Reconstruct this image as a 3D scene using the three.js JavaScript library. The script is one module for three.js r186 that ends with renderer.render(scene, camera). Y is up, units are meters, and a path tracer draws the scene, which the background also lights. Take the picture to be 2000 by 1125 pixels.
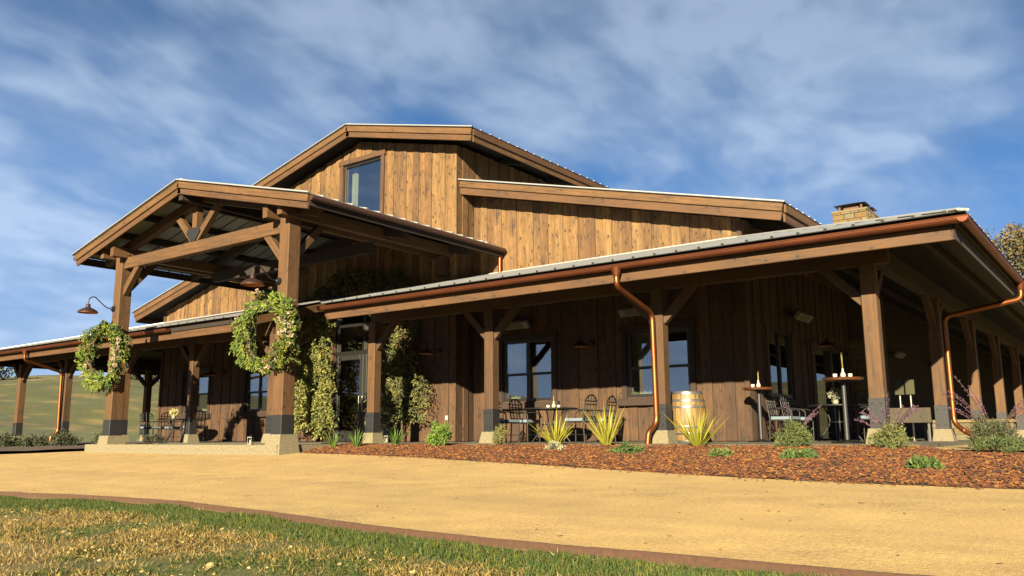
import * as THREE from 'three';
import { mergeGeometries } from 'three/addons/utils/BufferGeometryUtils.js';
import { ImprovedNoise } from 'three/addons/math/ImprovedNoise.js';

// ------------------------------------------------------------------ camera, sky, sun, exposure
const scene = new THREE.Scene();
const camera = new THREE.PerspectiveCamera(37.76, 16 / 9, 0.05, 2000);
camera.rotation.order = 'YXZ';
camera.position.set(1.79, 0.17, 12.8);
camera.rotation.set(THREE.MathUtils.degToRad(9.9), THREE.MathUtils.degToRad(36.85), THREE.MathUtils.degToRad(-0.32));
const renderer = new THREE.WebGLRenderer({ antialias: true });
renderer.toneMapping = THREE.LinearToneMapping;
renderer.toneMappingExposure = 5.2;
renderer.shadowMap.enabled = true;

const perlin = new ImprovedNoise();
const noise3 = (x, y, z = 0.37) => perlin.noise(x + 31.7, y + 17.3, z + 5.1);
function fbm(x, y, z, oct = 5, gain = 0.5, lac = 2.03) {
  let a = 0, w = 1, t = 0;
  for (let i = 0; i < oct; i++) { a += w * noise3(x, y, z + i * 7.7); t += w; w *= gain; x *= lac; y *= lac; }
  return a / t;
}
const sstep = (a, b, x) => { const t = Math.min(1, Math.max(0, (x - a) / (b - a))); return t * t * (3 - 2 * t); };
const lerp = (a, b, t) => a + (b - a) * t;

const SKY_U = 0.71, SKY_V = 0.14, SKY_K = 0.25;
const SUN = new THREE.Vector3(0.39, 0.335, 1).normalize();
// tileable fractal noise, sampled smoothly; used for the cirrus
const TILE = 1024, tile = new Float32Array(TILE * TILE);
{
  for (let j = 0; j < TILE; j++) for (let i = 0; i < TILE; i++) {
    let a = 0, w = 1, f = 4; const u = i / TILE, v = j / TILE;
    for (let o = 0; o < 6; o++) { const z = 2.3 + o * 3.7, U = u * f, Q = v * f; a += w * lerp(lerp(noise3(U, Q, z), noise3(U - f, Q, z), u), lerp(noise3(U, Q - f, z), noise3(U - f, Q - f, z), u), v); w *= 0.52; f *= 2; }
    tile[j * TILE + i] = a;
  }
}
function tn(u, v) {
  u = (u - Math.floor(u)) * TILE; v = (v - Math.floor(v)) * TILE; const i = Math.floor(u), j = Math.floor(v), fu = u - i, fv = v - j, a = i % TILE, b = (i + 1) % TILE, c = (j % TILE) * TILE, d = ((j + 1) % TILE) * TILE;
  return lerp(lerp(tile[c + a], tile[c + b], fu), lerp(tile[d + a], tile[d + b], fu), fv);
}
{ // clear blue sky with streaked cirrus
  const W = 3072, H = 1536, data = new Float32Array(W * H * 4);
  const ax = -0.24, az_ = -0.97;
  // banks of cirrus (+) and clear gaps (-): direction, weight, angular radius in degrees
  const banks = [[-0.86,0.344,-0.378,1,5],[-0.809,0.341,-0.479,1,5],[-0.724,0.371,-0.582,0.8,4],[-0.848,0.283,-0.447,0.6,5],[-0.888,0.224,-0.401,0.8,4],[-0.541,0.427,-0.724,0.9,5],[-0.421,0.417,-0.806,0.8,6],[-0.534,0.363,-0.764,0.7,4],[-0.253,0.356,-0.899,0.6,6],[-0.174,0.292,-0.94,0.5,5],[-0.285,0.29,-0.914,0.6,3],[-0.636,0.458,-0.621,0.7,3.5],[-0.76,0.408,-0.505,0.5,2.5],[-0.127,0.384,-0.914,0.4,6],[-0.902,0.155,-0.403,0.5,3],[-0.739,0.444,-0.507,-1,3.5],[-0.814,0.403,-0.419,-0.7,4.5],[-0.641,0.389,-0.662,-1.1,3.5],[-0.604,0.363,-0.709,-0.8,3],[-0.505,0.312,-0.805,-0.9,3],[-0.405,0.29,-0.867,-0.8,3],[-0.323,0.277,-0.905,-0.7,2],[-0.913,0.117,-0.391,-0.5,2.5],[-0.566,0.325,-0.757,-0.8,3],[-0.098,0.265,-0.959,-0.4,4],[-0.886,0.286,-0.364,-0.4,2.5],[-0.477,0.451,-0.755,-0.4,3]].map((b) => [...b.slice(0, 4), 1 / (1 - Math.cos(b[4] * 0.0175))]);
  for (let j = 0; j < H; j++) {
    const el = ((j + 0.5) / H - 0.5) * Math.PI, y = Math.sin(el), c = Math.cos(el);
    for (let i = 0; i < W; i++) {
      const k = (j * W + i) * 4; data[k + 3] = 1;
      if (y <= 0) { data[k] = 0.055; data[k + 1] = 0.043; data[k + 2] = 0.025; continue; }
      const az = ((i + 0.5) / W - 0.5) * 2 * Math.PI, dx = Math.cos(az) * c, dz = Math.sin(az) * c;
      const t1 = sstep(0.56, 0.16, y), t2 = Math.pow(Math.max(0, 1 - y / 0.3), 1.6);
      let r = lerp(lerp(0.012, 0.062, t1), 0.36, t2), g = lerp(lerp(0.064, 0.222, t1), 0.51, t2), b = lerp(lerp(0.185, 0.54, t1), 0.70, t2);
      const q = 1 / (y + 0.16), px = dx * q, pz = dz * q, a = px * ax + pz * az_, e = -px * az_ + pz * ax;
      const wx = tn(a * 0.11 + 0.31, e * 0.11 + 0.77) * 0.9, wz = tn(a * 0.12 + 0.63, e * 0.13 + 0.19) * 0.9;
      const broad = tn(a * 0.085 + wx * 0.05 + SKY_U, e * 0.15 + wz * 0.06 + SKY_V), mid = tn(a * 0.21 + wx * 0.16 + 0.5, e * 0.46 + wz * 0.2 + 0.1);
      const fil = tn(a * 0.34 + wx * 0.3 + 0.2, e * 1.35 + wz * 0.9 + 0.6), fine = tn(a * 0.9 + wx * 0.4, e * 2.4 + wz * 0.9), puff = tn(a * 1.1 + wx * 0.5 + 0.4, e * 1.5 + wz * 0.5 + 0.9);
      let bank = 0; if (y < 0.75) for (const n of banks) { const d = (1 - dx * n[0] - y * n[1] - dz * n[2]) * n[4]; if (d < 6) bank += n[3] * Math.exp(-d); }
      const mask = sstep(-0.62, 0.62, broad * 0.8 + mid * 0.62 + puff * 0.18 + bank * 0.46 + 0.0);
      const wisp = sstep(-0.5, 0.75, fil * 0.5 + mid * 0.55 + fine * 0.26 + puff * 0.7);
      let cl = mask * (0.40 + 0.55 * wisp) + 0.12 * sstep(0.0, 0.7, fil + 0.5 * puff) * (1 - mask);
      cl = Math.min(0.88, cl * 0.98 + 0.1 * t2);
      const s2 = 0.5 * (1 + dx * SUN.x + y * SUN.y + dz * SUN.z), lum = (0.90 + 0.1 * s2 + 0.16 * wisp * mask) * lerp(1.14, 0.80, sstep(0.12, 0.5, y));
      data[k] = lerp(r, 0.345 * lum, cl); data[k + 1] = lerp(g, 0.45 * lum, cl); data[k + 2] = lerp(b, 0.615 * lum, cl);
    }
  }
  for (let k = 0; k < data.length; k += 4) { data[k] *= SKY_K; data[k + 1] *= SKY_K; data[k + 2] *= SKY_K; }
  const sky = new THREE.DataTexture(data, W, H, THREE.RGBAFormat, THREE.FloatType);
  sky.mapping = THREE.EquirectangularReflectionMapping;
  sky.magFilter = THREE.LinearFilter; sky.minFilter = THREE.LinearFilter; sky.colorSpace = THREE.LinearSRGBColorSpace;
  sky.needsUpdate = true;
  scene.background = sky; scene.environment = sky;
}
const sun = new THREE.DirectionalLight(new THREE.Color(1, 0.83, 0.54), 5);
sun.position.copy(SUN).multiplyScalar(120).add(new THREE.Vector3(-14, 0, -4));
sun.target.position.set(-14, 0, -4);
sun.castShadow = true; sun.shadow.mapSize.set(4096, 4096);
Object.assign(sun.shadow.camera, { left: -60, right: 60, top: 60, bottom: -60, near: 1, far: 260 });
scene.add(sun, sun.target);

// ------------------------------------------------------------------ helpers
function rng(seed) { let s = seed >>> 0; return () => { s = (s + 0x6d2b79f5) | 0; let t = Math.imul(s ^ (s >>> 15), 1 | s); t = (t + Math.imul(t ^ (t >>> 7), 61 | t)) ^ t; return ((t ^ (t >>> 14)) >>> 0) / 4294967296; }; }
const R = rng(1207);
const rr = (a, b, f = R) => a + (b - a) * f();
const V = (x, y, z) => new THREE.Vector3(x, y, z);
const used = {};
function numbered(n) { const k = used[n] = (used[n] ?? -1) + 1; return k ? `${n}_${String(k).padStart(3, '0')}` : n; }
function tag(o, label, category, group) { o.userData.label = label; o.userData.category = category; if (group) o.userData.group = group; return o; }
function mesh(name, geo, mat, parent = scene) {
  const g = Array.isArray(geo) ? mergeGeometries(geo.map((x) => x.index ? x.toNonIndexed() : x), false) : geo;
  const m = new THREE.Mesh(g, mat); m.name = parent === scene ? numbered(name) : name;
  m.castShadow = m.receiveShadow = true; parent.add(m); return m;
}
function thing(name, label, category, pos = [0, 0, 0], turn = 0, group) {
  const o = new THREE.Group(); o.name = numbered(name); o.position.set(...pos); o.rotation.y = turn; scene.add(o);
  return tag(o, label, category, group);
}
function dup(src, label, pos, turn, group) {
  const c = src.clone(); c.name = numbered(src.name.replace(/_\d{3}$/, '')); c.position.set(...pos); c.rotation.y = turn;
  c.userData = { ...src.userData, label }; if (group) c.userData.group = group; scene.add(c); return c;
}
function struct(name, geo, mat) { const m = mesh(name, geo, mat); m.userData.kind = 'structure'; return m; }

// a chamfered timber from a to b; w across, h along `up`; uv in metres, v along the grain
function timber(a, b, w, h, up = V(0, 1, 0), ch = 0.008) {
  const d = b.clone().sub(a), L = d.length(); d.normalize();
  let s = new THREE.Vector3().crossVectors(d, up);
  if (s.lengthSq() < 1e-6) s = new THREE.Vector3().crossVectors(d, V(0, 0, 1));
  s.normalize(); const n = new THREE.Vector3().crossVectors(s, d).normalize();
  const c = Math.min(ch, w * 0.3, h * 0.3), x = w / 2, y = h / 2;
  const P = [[-x + c, -y], [x - c, -y], [x, -y + c], [x, y - c], [x - c, y], [-x + c, y], [-x, y - c], [-x, -y + c]];
  const pos = [], uv = [], nor = [], u0 = R() * 7, v0 = R() * 7; let per = 0;
  const pt = (p, e) => (e ? b : a).clone().addScaledVector(s, p[0]).addScaledVector(n, p[1]);
  const tri = (A, B, C, ua, ub, uc, N) => { for (const q of [A, B, C]) pos.push(q.x, q.y, q.z); uv.push(...ua, ...ub, ...uc); for (let i = 0; i < 3; i++) nor.push(N.x, N.y, N.z); };
  for (let i = 0; i < 8; i++) {
    const p = P[i], q = P[(i + 1) % 8], l = Math.hypot(q[0] - p[0], q[1] - p[1]);
    const N = s.clone().multiplyScalar(q[1] - p[1]).addScaledVector(n, -(q[0] - p[0])).normalize();
    const A = pt(p, 0), B = pt(q, 0), C = pt(q, 1), D = pt(p, 1), u1 = u0 + per, u2 = u0 + per + l;
    tri(A, C, B, [u1, v0], [u2, v0 + L], [u2, v0], N); tri(A, D, C, [u1, v0], [u1, v0 + L], [u2, v0 + L], N);
    per += l;
  }
  for (let i = 1; i < 7; i++) {
    const f = (k, e) => pt(P[k], e), g = (k) => [u0 + P[k][0], v0 + P[k][1]];
    tri(f(0, 0), f(i, 0), f(i + 1, 0), g(0), g(i), g(i + 1), d.clone().negate());
    tri(f(0, 1), f(i + 1, 1), f(i, 1), g(0), g(i + 1), g(i), d);
  }
  const G = new THREE.BufferGeometry();
  G.setAttribute('position', new THREE.Float32BufferAttribute(pos, 3)); G.setAttribute('normal', new THREE.Float32BufferAttribute(nor, 3)); G.setAttribute('uv', new THREE.Float32BufferAttribute(uv, 2));
  return G;
}
const box = (x0, x1, y0, y1, z0, z1, ch = 0.006) => timber(V((x0 + x1) / 2, y0, (z0 + z1) / 2), V((x0 + x1) / 2, y1, (z0 + z1) / 2), x1 - x0, z1 - z0, V(0, 0, 1), ch);
const cyl = (r0, r1, h, x, y, z, seg = 16) => { const g = new THREE.CylinderGeometry(r1, r0, h, seg); g.translate(x, y + h / 2, z); return g; };
function tube(pts, r, seg = 40, rad = 12, closed = false) { return new THREE.TubeGeometry(new THREE.CatmullRomCurve3(pts, closed, 'centripetal'), seg, r, rad, closed); }
function rod(a, b, r, seg = 7) {
  const d = b.clone().sub(a), g = new THREE.CylinderGeometry(r, r, d.length(), seg);
  g.applyQuaternion(new THREE.Quaternion().setFromUnitVectors(V(0, 1, 0), d.normalize())); g.translate((a.x + b.x) / 2, (a.y + b.y) / 2, (a.z + b.z) / 2); return g;
}
// pipe made of straight runs joined by rounded bends
function pipe(pts, r, bend = 0.16) {
  const path = new THREE.CurvePath(); let prev = pts[0];
  for (let i = 1; i < pts.length; i++) {
    if (i === pts.length - 1) { path.add(new THREE.LineCurve3(prev, pts[i])); break; }
    const a = pts[i].clone().sub(prev), b = pts[i + 1].clone().sub(pts[i]);
    const t = Math.min(bend, a.length() * 0.45, b.length() * 0.45);
    const p = pts[i].clone().addScaledVector(a.normalize(), -t), q = pts[i].clone().addScaledVector(b.normalize(), t);
    path.add(new THREE.LineCurve3(prev, p)); path.add(new THREE.QuadraticBezierCurve3(p, pts[i], q)); prev = q;
  }
  return new THREE.TubeGeometry(path, 90, r, 14, false);
}

// ------------------------------------------------------------------ textures
function dataTex(w, h, fn, srgb = true) {
  const d = new Uint8Array(w * h * 4);
  for (let j = 0; j < h; j++) for (let i = 0; i < w; i++) { const c = fn(i / w, j / h, i, j), k = (j * w + i) * 4; d[k] = c[0] * 255; d[k + 1] = c[1] * 255; d[k + 2] = c[2] * 255; d[k + 3] = 255; }
  const t = new THREE.DataTexture(d, w, h); t.wrapS = t.wrapT = THREE.RepeatWrapping; t.magFilter = THREE.LinearFilter; t.minFilter = THREE.LinearMipmapLinearFilter;
  t.colorSpace = srgb ? THREE.SRGBColorSpace : THREE.NoColorSpace; t.needsUpdate = true; return t;
}
const toS = (x) => Math.pow(Math.min(1, Math.max(0, x)), 1 / 2.2);
// tileable noise on the unit square
function tnoise(u, v, fu, fv, z, oct = 4) {
  let a = 0, w = 1, t = 0;
  for (let o = 0; o < oct; o++) {
    const n = (x, y) => noise3(x, y, z + o * 3.3), U = u * fu, Q = v * fv;
    a += w * lerp(lerp(n(U, Q), n(U - fu, Q), u), lerp(n(U, Q - fv), n(U - fu, Q - fv), u), v);
    t += w; w *= 0.55; fu *= 2; fv *= 2;
  }
  return a / t * 1.5;
}
function woodTex(seed, w, h, knots, contrast) { // one unit of u is 1 m, one of v 3 m
  const f = rng(seed), K = [];
  for (let i = 0; i < knots; i++) K.push([f(), f(), rr(0.008, 0.024, f), rr(0.6, 1, f)]);
  return dataTex(w, h, (u, v) => {
    let bend = 0, dark = 0;
    for (const [ku, kv, r, s] of K) {
      let du = u - ku, dv = (v - kv) * 3; du -= Math.round(du); if (dv > 1.5) dv -= 3; if (dv < -1.5) dv += 3;
      const d = Math.hypot(du, dv * 0.62);
      if (d < 0.16) { bend += Math.sign(du) * 0.02 * Math.exp(-d * d / (r * r * 14)); dark = Math.max(dark, s * Math.exp(-Math.pow(d / (r * 1.05), 3)) + 0.4 * s * Math.exp(-d / (r * 1.9))); }
    }
    const U = u + bend;
    const broad = tnoise(u, v, 5, 2, seed * 0.13 + 1, 3), grain = tnoise(U - Math.floor(U), v, 44, 3, seed * 0.17 + 8, 3), fine = tnoise(U - Math.floor(U), v, 130, 9, seed * 0.07 + 21, 2), blot = tnoise(u, v, 9, 14, seed + 31.5, 3);
    let k = 0.56 + contrast * (0.5 * grain + 0.3 * fine + 0.36 * broad + 0.24 * blot);
    k *= 1 - 0.86 * Math.min(1, dark);
    k = Math.min(1, Math.max(0.05, k));
    return [toS(k), toS(k * (0.955 + 0.05 * k)), toS(k * (0.90 + 0.1 * k))];
  });
}
const woodA = woodTex(11, 512, 1024, 62, 1.0), woodB = woodTex(29, 512, 1024, 54, 1.15), woodC = woodTex(47, 512, 1024, 20, 0.75);
for (const t of [woodA, woodB, woodC]) t.repeat.set(1, 1 / 3);
const gritTex = dataTex(512, 512, (u, v) => { const n = 0.62 + 0.34 * tnoise(u, v, 24, 24, 3, 4) + 0.28 * tnoise(u, v, 150, 150, 9, 1); return [toS(n), toS(n), toS(n)]; });
const cloudTex = dataTex(256, 256, (u, v) => { const n = 0.72 + 0.32 * tnoise(u, v, 3, 3, 13, 5); return [toS(n), toS(n), toS(n)]; });
const sandTex = dataTex(1024, 1024, (u, v) => {
  const g = tnoise(u, v, 240, 240, 4, 2), m = tnoise(u, v, 60, 60, 14, 3), l = tnoise(u, v, 4, 7, 24, 5);
  let k = 0.72 + 0.42 * g + 0.26 * m + 0.2 * l; if (g > 0.55) k *= 0.6; if (m < -0.5) k *= 0.84;
  return [toS(k), toS(k * (0.98 + 0.04 * l)), toS(k * (0.94 + 0.1 * m))];
}); sandTex.repeat.set(1 / 2.3, 1 / 2.3);
const soilTex = dataTex(512, 512, (u, v) => { const a = tnoise(u, v, 7, 7, 2, 5), b = tnoise(u, v, 60, 60, 6, 2); const k = 0.62 + 0.4 * a + 0.3 * b; return [toS(k), toS(k * 0.97), toS(k * 0.9)]; });
soilTex.repeat.set(1 / 1.7, 1 / 1.7);

const M = {};
const std = (o) => new THREE.MeshStandardMaterial(o);
const ALB = 0.70, lin = (r, g, b) => new THREE.Color().setRGB(r * ALB, g * ALB, b * ALB), dif = (r, g, b, k = 0.36) => lin(r * k, g * k, b * k * 0.88);
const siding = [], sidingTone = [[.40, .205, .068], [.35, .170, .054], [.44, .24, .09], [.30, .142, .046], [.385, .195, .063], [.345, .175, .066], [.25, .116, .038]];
const sidingLowShaded = [];  // under-porch boards: less weathered wood, darkened further to paint in porch shade
sidingTone.forEach((c, i) => { const m = (c, k, q) => std({ map: i % 2 ? woodB : woodA, bumpMap: i % 2 ? woodB : woodA, bumpScale: 0.004, roughness: 0.82, color: dif(c[0], c[1] * q, c[2] * q, k) }); siding.push(m(c, 0.54, 1.05)); sidingLowShaded.push(m(c, 0.235, 0.88)); });
M.sheath = std({ color: dif(.05, .024, .01), roughness: 0.95 });
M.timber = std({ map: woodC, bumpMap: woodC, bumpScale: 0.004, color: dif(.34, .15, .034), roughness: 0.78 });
M.timberB = std({ map: woodC, bumpMap: woodC, bumpScale: 0.004, color: dif(.235, .10, .024), roughness: 0.78 });  // second timber tone, darkened further to deepen shade on beams and braces
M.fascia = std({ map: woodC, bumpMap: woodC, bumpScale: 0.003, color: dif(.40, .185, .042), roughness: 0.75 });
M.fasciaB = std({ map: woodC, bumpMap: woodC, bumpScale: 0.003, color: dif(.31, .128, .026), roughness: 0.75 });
M.redwood = std({ map: woodC, color: dif(.24, .085, .028), roughness: 0.7 });
M.trim = std({ map: woodC, bumpMap: woodC, bumpScale: 0.003, color: dif(.27, .115, .04), roughness: 0.78 });
M.sill = std({ map: woodC, color: dif(.09, .034, .013), roughness: 0.8 });
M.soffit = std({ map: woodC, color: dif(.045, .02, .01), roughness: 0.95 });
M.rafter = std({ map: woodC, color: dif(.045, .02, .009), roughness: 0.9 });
M.roof = std({ color: lin(.27, .285, .30), metalness: 0.3, roughness: 0.5, vertexColors: true });
M.ridge = std({ color: lin(.4, .41, .42), metalness: 0.35, roughness: 0.42 });
M.roofUnder = std({ color: lin(.5, .5, .48), metalness: 0.3, roughness: 0.55 });
M.copper = std({ color: lin(.20, .065, .03), metalness: 0.75, roughness: 0.5, map: cloudTex });
M.copperBright = std({ color: lin(.31, .11, .036), metalness: 0.85, roughness: 0.42, map: cloudTex });
M.steel = std({ color: lin(.036, .038, .044), metalness: 0.35, roughness: 0.5, map: gritTex });
M.iron = std({ color: lin(.011, .012, .014), metalness: 0.4, roughness: 0.5 });
M.concrete = std({ map: gritTex, color: dif(.66, .57, .40), roughness: 0.92, bumpMap: gritTex, bumpScale: 0.004 });
M.slab = std({ map: gritTex, color: dif(.30, .265, .20), roughness: 0.9 });
M.frame = std({ color: dif(.014, .014, .016), roughness: 0.45 });
M.glass = new THREE.MeshPhysicalMaterial({ color: 0xffffff, transmission: 1, thickness: 0, roughness: 0.0, ior: 2.2 });
M.curtain = std({ color: dif(.30, .38, .25), roughness: 1 });
M.interior = std({ color: dif(.10, .075, .05), roughness: 1 });
M.white = std({ color: dif(.5, .47, .4), roughness: 0.6 });
M.cushion = std({ color: dif(.30, .42, .62), roughness: 0.95, bumpMap: cloudTex, bumpScale: 0.01 });
M.oak = std({ map: woodB, color: dif(.80, .50, .19), roughness: 0.55 });
M.hoop = std({ color: lin(.34, .33, .31), metalness: 0.85, roughness: 0.3 });
M.tableTop = std({ map: woodC, color: dif(.32, .10, .035), roughness: 0.4 });
M.gutterDark = std({ color: lin(.06, .026, .015), metalness: 0.4, roughness: 0.55 });
M.heater = std({ color: lin(.26, .25, .2), metalness: 0.4, roughness: 0.45 });
M.heaterGrid = std({ color: lin(.14, .135, .11), metalness: 0.3, roughness: 0.6 });
M.gravel = std({ map: sandTex, bumpMap: sandTex, bumpScale: 0.012, color: lin(.54, .375, .140), roughness: 0.97, vertexColors: true });
M.soil = std({ map: soilTex, bumpMap: soilTex, bumpScale: 0.03, color: dif(.40, .29, .11), roughness: 1 });
M.bark = std({ map: soilTex, color: dif(.12, .036, .01), roughness: 1 });
M.kerb = std({ map: gritTex, color: dif(.25, .11, .055), roughness: 0.88 });
M.terrain = std({ color: lin(1, 1, 0.8), vertexColors: true, roughness: 1, map: soilTex });
const leafMat = (o = {}) => new THREE.MeshPhysicalMaterial({ color: lin(1, 1, 1), vertexColors: true, roughness: 0.75, side: THREE.DoubleSide, ...o });
M.leaf = leafMat();
M.blade = leafMat({ roughness: 0.6 });
M.stone = [[.56, .38, .16], [.52, .44, .29], [.64, .50, .27], [.42, .33, .2], [.54, .33, .13], [.42, .40, .32]].map((c) => std({ map: gritTex, bumpMap: gritTex, bumpScale: 0.01, color: dif(...c), roughness: 0.95 }));
M.mortar = std({ map: gritTex, color: dif(.26, .22, .16), roughness: 1 });
M.beige = std({ map: woodC, color: dif(.12, .085, .035), roughness: 0.8 });  // bench wood darkened so the porch shade sits in its colour

// ------------------------------------------------------------------ ground
const ridge = (a) => 0.78 + 0.32 * noise3(Math.cos(a) * 1.9, Math.sin(a) * 1.9, 2.2) + 0.10 * noise3(Math.cos(a) * 7, Math.sin(a) * 7, 4.2);
function ground(x, z) {
  let y = -0.12 - 0.07 * Math.max(z, -1.2);
  if (z > 14) y = -1.1 - 0.02 * Math.min(z - 14, 20);
  const dx = x + 12, dz = z + 4, r = Math.hypot(dx, dz), a = Math.atan2(dz, dx);
  if (r > 32) {
    y += 8.8 * ridge(a) * sstep(30, 112, r) + 5 * sstep(150, 330, r) * (0.6 + 0.8 * noise3(Math.cos(a) * 3, Math.sin(a) * 3, 6.6)) ;
    y += sstep(34, 60, r) * 0.35 * noise3(x * 0.09, z * 0.09, 1.1);
  }
  return y;
}
{
  const NA = 420, radii = []; for (let r = 0.01; r < 33; r += 3) radii.push(r);
  for (let r = 33; r < 130; r += 1.15) radii.push(r);
  for (let r = 130; r < 900; r *= 1.09) radii.push(r);
  const pos = [], col = [], uv = [], idx = [];
  radii.forEach((r, i) => {
    for (let j = 0; j <= NA; j++) {
      const a = j / NA * Math.PI * 2, x = -12 + r * Math.cos(a), z = -4 + r * Math.sin(a);
      pos.push(x, ground(x, z) - (r < 33 ? 0.05 : 0.05 - 0.05 * sstep(33, 40, r)), z); uv.push(x, z);
      const n = fbm(x * 0.05, z * 0.05, 3.3, 4), d = fbm(x * 0.24, z * 0.5, 8.1, 4), s = 0.95 * sstep(0.12, 0.30, d + n * 0.35), k = 0.85 + 0.7 * fbm(x * 0.3, z * 0.3, 4.4, 4) + 0.35 * fbm(x * 0.06, z * 0.06, 9.4, 2);
      const c = [lerp(0.092, 0.27, s) * k, lerp(0.110, 0.20, s) * k, lerp(0.007, 0.05, s) * k];
      col.push(...c);
    }
  });
  const w = NA + 1; for (let i = 0; i + 1 < radii.length; i++) for (let j = 0; j < NA; j++) { const p = i * w + j; idx.push(p, p + 1, p + w, p + 1, p + w + 1, p + w); }
  const g = new THREE.BufferGeometry(); g.setAttribute('position', new THREE.Float32BufferAttribute(pos, 3)); g.setAttribute('color', new THREE.Float32BufferAttribute(col, 3)); g.setAttribute('uv', new THREE.Float32BufferAttribute(uv, 2)); g.setIndex(idx); g.computeVertexNormals();
  struct('ground', g, M.terrain);
}
// plan curves: x -> z
function curve(pts) { return (x) => { if (x <= pts[0][0]) { const m = (pts[1][1] - pts[0][1]) / (pts[1][0] - pts[0][0]); return pts[0][1] + m * (x - pts[0][0]); } for (let i = 0; i + 1 < pts.length; i++) if (x <= pts[i + 1][0]) { const t = (x - pts[i][0]) / (pts[i + 1][0] - pts[i][0]); const s = t; return lerp(pts[i][1], pts[i + 1][1], s); } const n = pts.length; const m = (pts[n - 1][1] - pts[n - 2][1]) / (pts[n - 1][0] - pts[n - 2][0]); return pts[n - 1][1] + m * (x - pts[n - 1][0]); }; }
function smoothCurve(pts) { const c = new THREE.SplineCurve(pts.map((p) => new THREE.Vector2(...p))).getPoints(160); return curve(c.map((p) => [p.x, p.y])); }
const bedEdge = smoothCurve([[-13.0, 0.62], [-12.6, 0.9], [-10.9, 1.12], [-9.1, 1.42], [-6.26, 2.08], [-4.11, 2.64], [-2.45, 3.05], [-1.18, 3.27], [-0.13, 3.38], [0.76, 3.44], [3, 3.55], [9, 3.7]]);
const leftBedEdge = smoothCurve([[-40, 7], [-34, 5.4], [-28, 3.6], [-23.7, 2.37], [-21.8, 1.3], [-21.0, 1.1]]);
const kerbLine = smoothCurve([[-40, 13.2], [-30, 9.9], [-22, 8.3], [-16, 7.7], [-11.36, 7.33], [-9.36, 7.13], [-7.59, 7.07], [-5.51, 7.25], [-3.89, 7.47], [-2.13, 7.59], [-0.87, 7.6], [0.5, 7.6], [4, 7.5], [9, 7.2]]);
function sheet(x0, x1, dx, za, zb, nz, yf, colf) {
  const pos = [], uv = [], col = [], idx = [], nx = Math.round((x1 - x0) / dx);
  for (let i = 0; i <= nx; i++) { const x = lerp(x0, x1, i / nx), a = za(x), b = zb(x); for (let j = 0; j <= nz; j++) { const t = j / nz, z = lerp(a, b, t); pos.push(x, yf(x, z, t), z); uv.push(x, -z); if (colf) col.push(...colf(x, z, t)); } }
  for (let i = 0; i < nx; i++) for (let j = 0; j < nz; j++) { const p = i * (nz + 1) + j; idx.push(p, p + 1, p + nz + 1, p + 1, p + nz + 2, p + nz + 1); }
  const g = new THREE.BufferGeometry(); g.setAttribute('position', new THREE.Float32BufferAttribute(pos, 3)); g.setAttribute('uv', new THREE.Float32BufferAttribute(uv, 2)); if (colf) g.setAttribute('color', new THREE.Float32BufferAttribute(col, 3)); g.setIndex(idx); g.computeVertexNormals(); return g;
}
const driveInner = (x) => x < -21.0 ? leftBedEdge(x) - 0.1 : x < -13.0 ? 0.6 : bedEdge(x) - 0.06;
const driveY = (x, z) => ground(x, z) + 0.012 * fbm(x * 0.35, z * 0.9, 2.7, 3);
struct('driveway', sheet(-40, 9, 0.25, driveInner, (x) => kerbLine(x) - 0.03, 40, driveY, (x, z) => { const zi = driveInner(x), u = (z - zi) / Math.max(1, kerbLine(x) - zi), tr = (c) => Math.exp(-Math.pow((u - c + 0.025 * noise3(x * 0.25, c * 9)) / 0.06, 2)); const k = 1 + 0.2 * fbm(x * 0.22, z * 0.55, 6.1, 4) + 0.08 * fbm(x * 0.3, z * 3.2, 2.2, 3) - 0.07 * (tr(0.36) + tr(0.62)) + 0.05 * tr(0.49) - 0.08 * sstep(0.88, 1, u); return [k, k * (1 - 0.04 * fbm(x * 0.4, z * 0.4, 9, 2)), k]; }), M.gravel);
const bedY = (x, z) => { const e = bedEdge(x), t = Math.min(1, Math.max(0, (z + 0.75) / (e + 0.75))); return lerp(-0.035, ground(x, e) + 0.005, t) + 0.09 * Math.sin(Math.PI * t) * (0.6 + 0.5 * noise3(x * 0.7, z * 0.9)) + 0.02 * noise3(x * 3.1, z * 3.1, 7); };
const mulchGeo = sheet(-12.95, 9, 0.2, (x) => x < -1.6 ? -0.75 : lerp(-0.75, 0.35, sstep(-1.6, 0.1, x)), bedEdge, 22, bedY);
struct('mulch_bed', mulchGeo, M.bark);
const leftBedY = (x, z) => ground(x, z) + 0.09 + 0.03 * noise3(x, z);
struct('planting_bed', sheet(-40, -21.3, 0.4, () => -0.75, leftBedEdge, 12, leftBedY), std({ map: soilTex, color: lin(.05, .022, .009), roughness: 1 }));
struct('gravel_path', sheet(-1.7, 9, 0.3, () => -58, (x) => lerp(-0.6, 0.5, sstep(-1.7, 0.1, x)), 10, (x, z) => -0.052, () => [0.95, 0.95, 0.95]), M.gravel);
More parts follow.
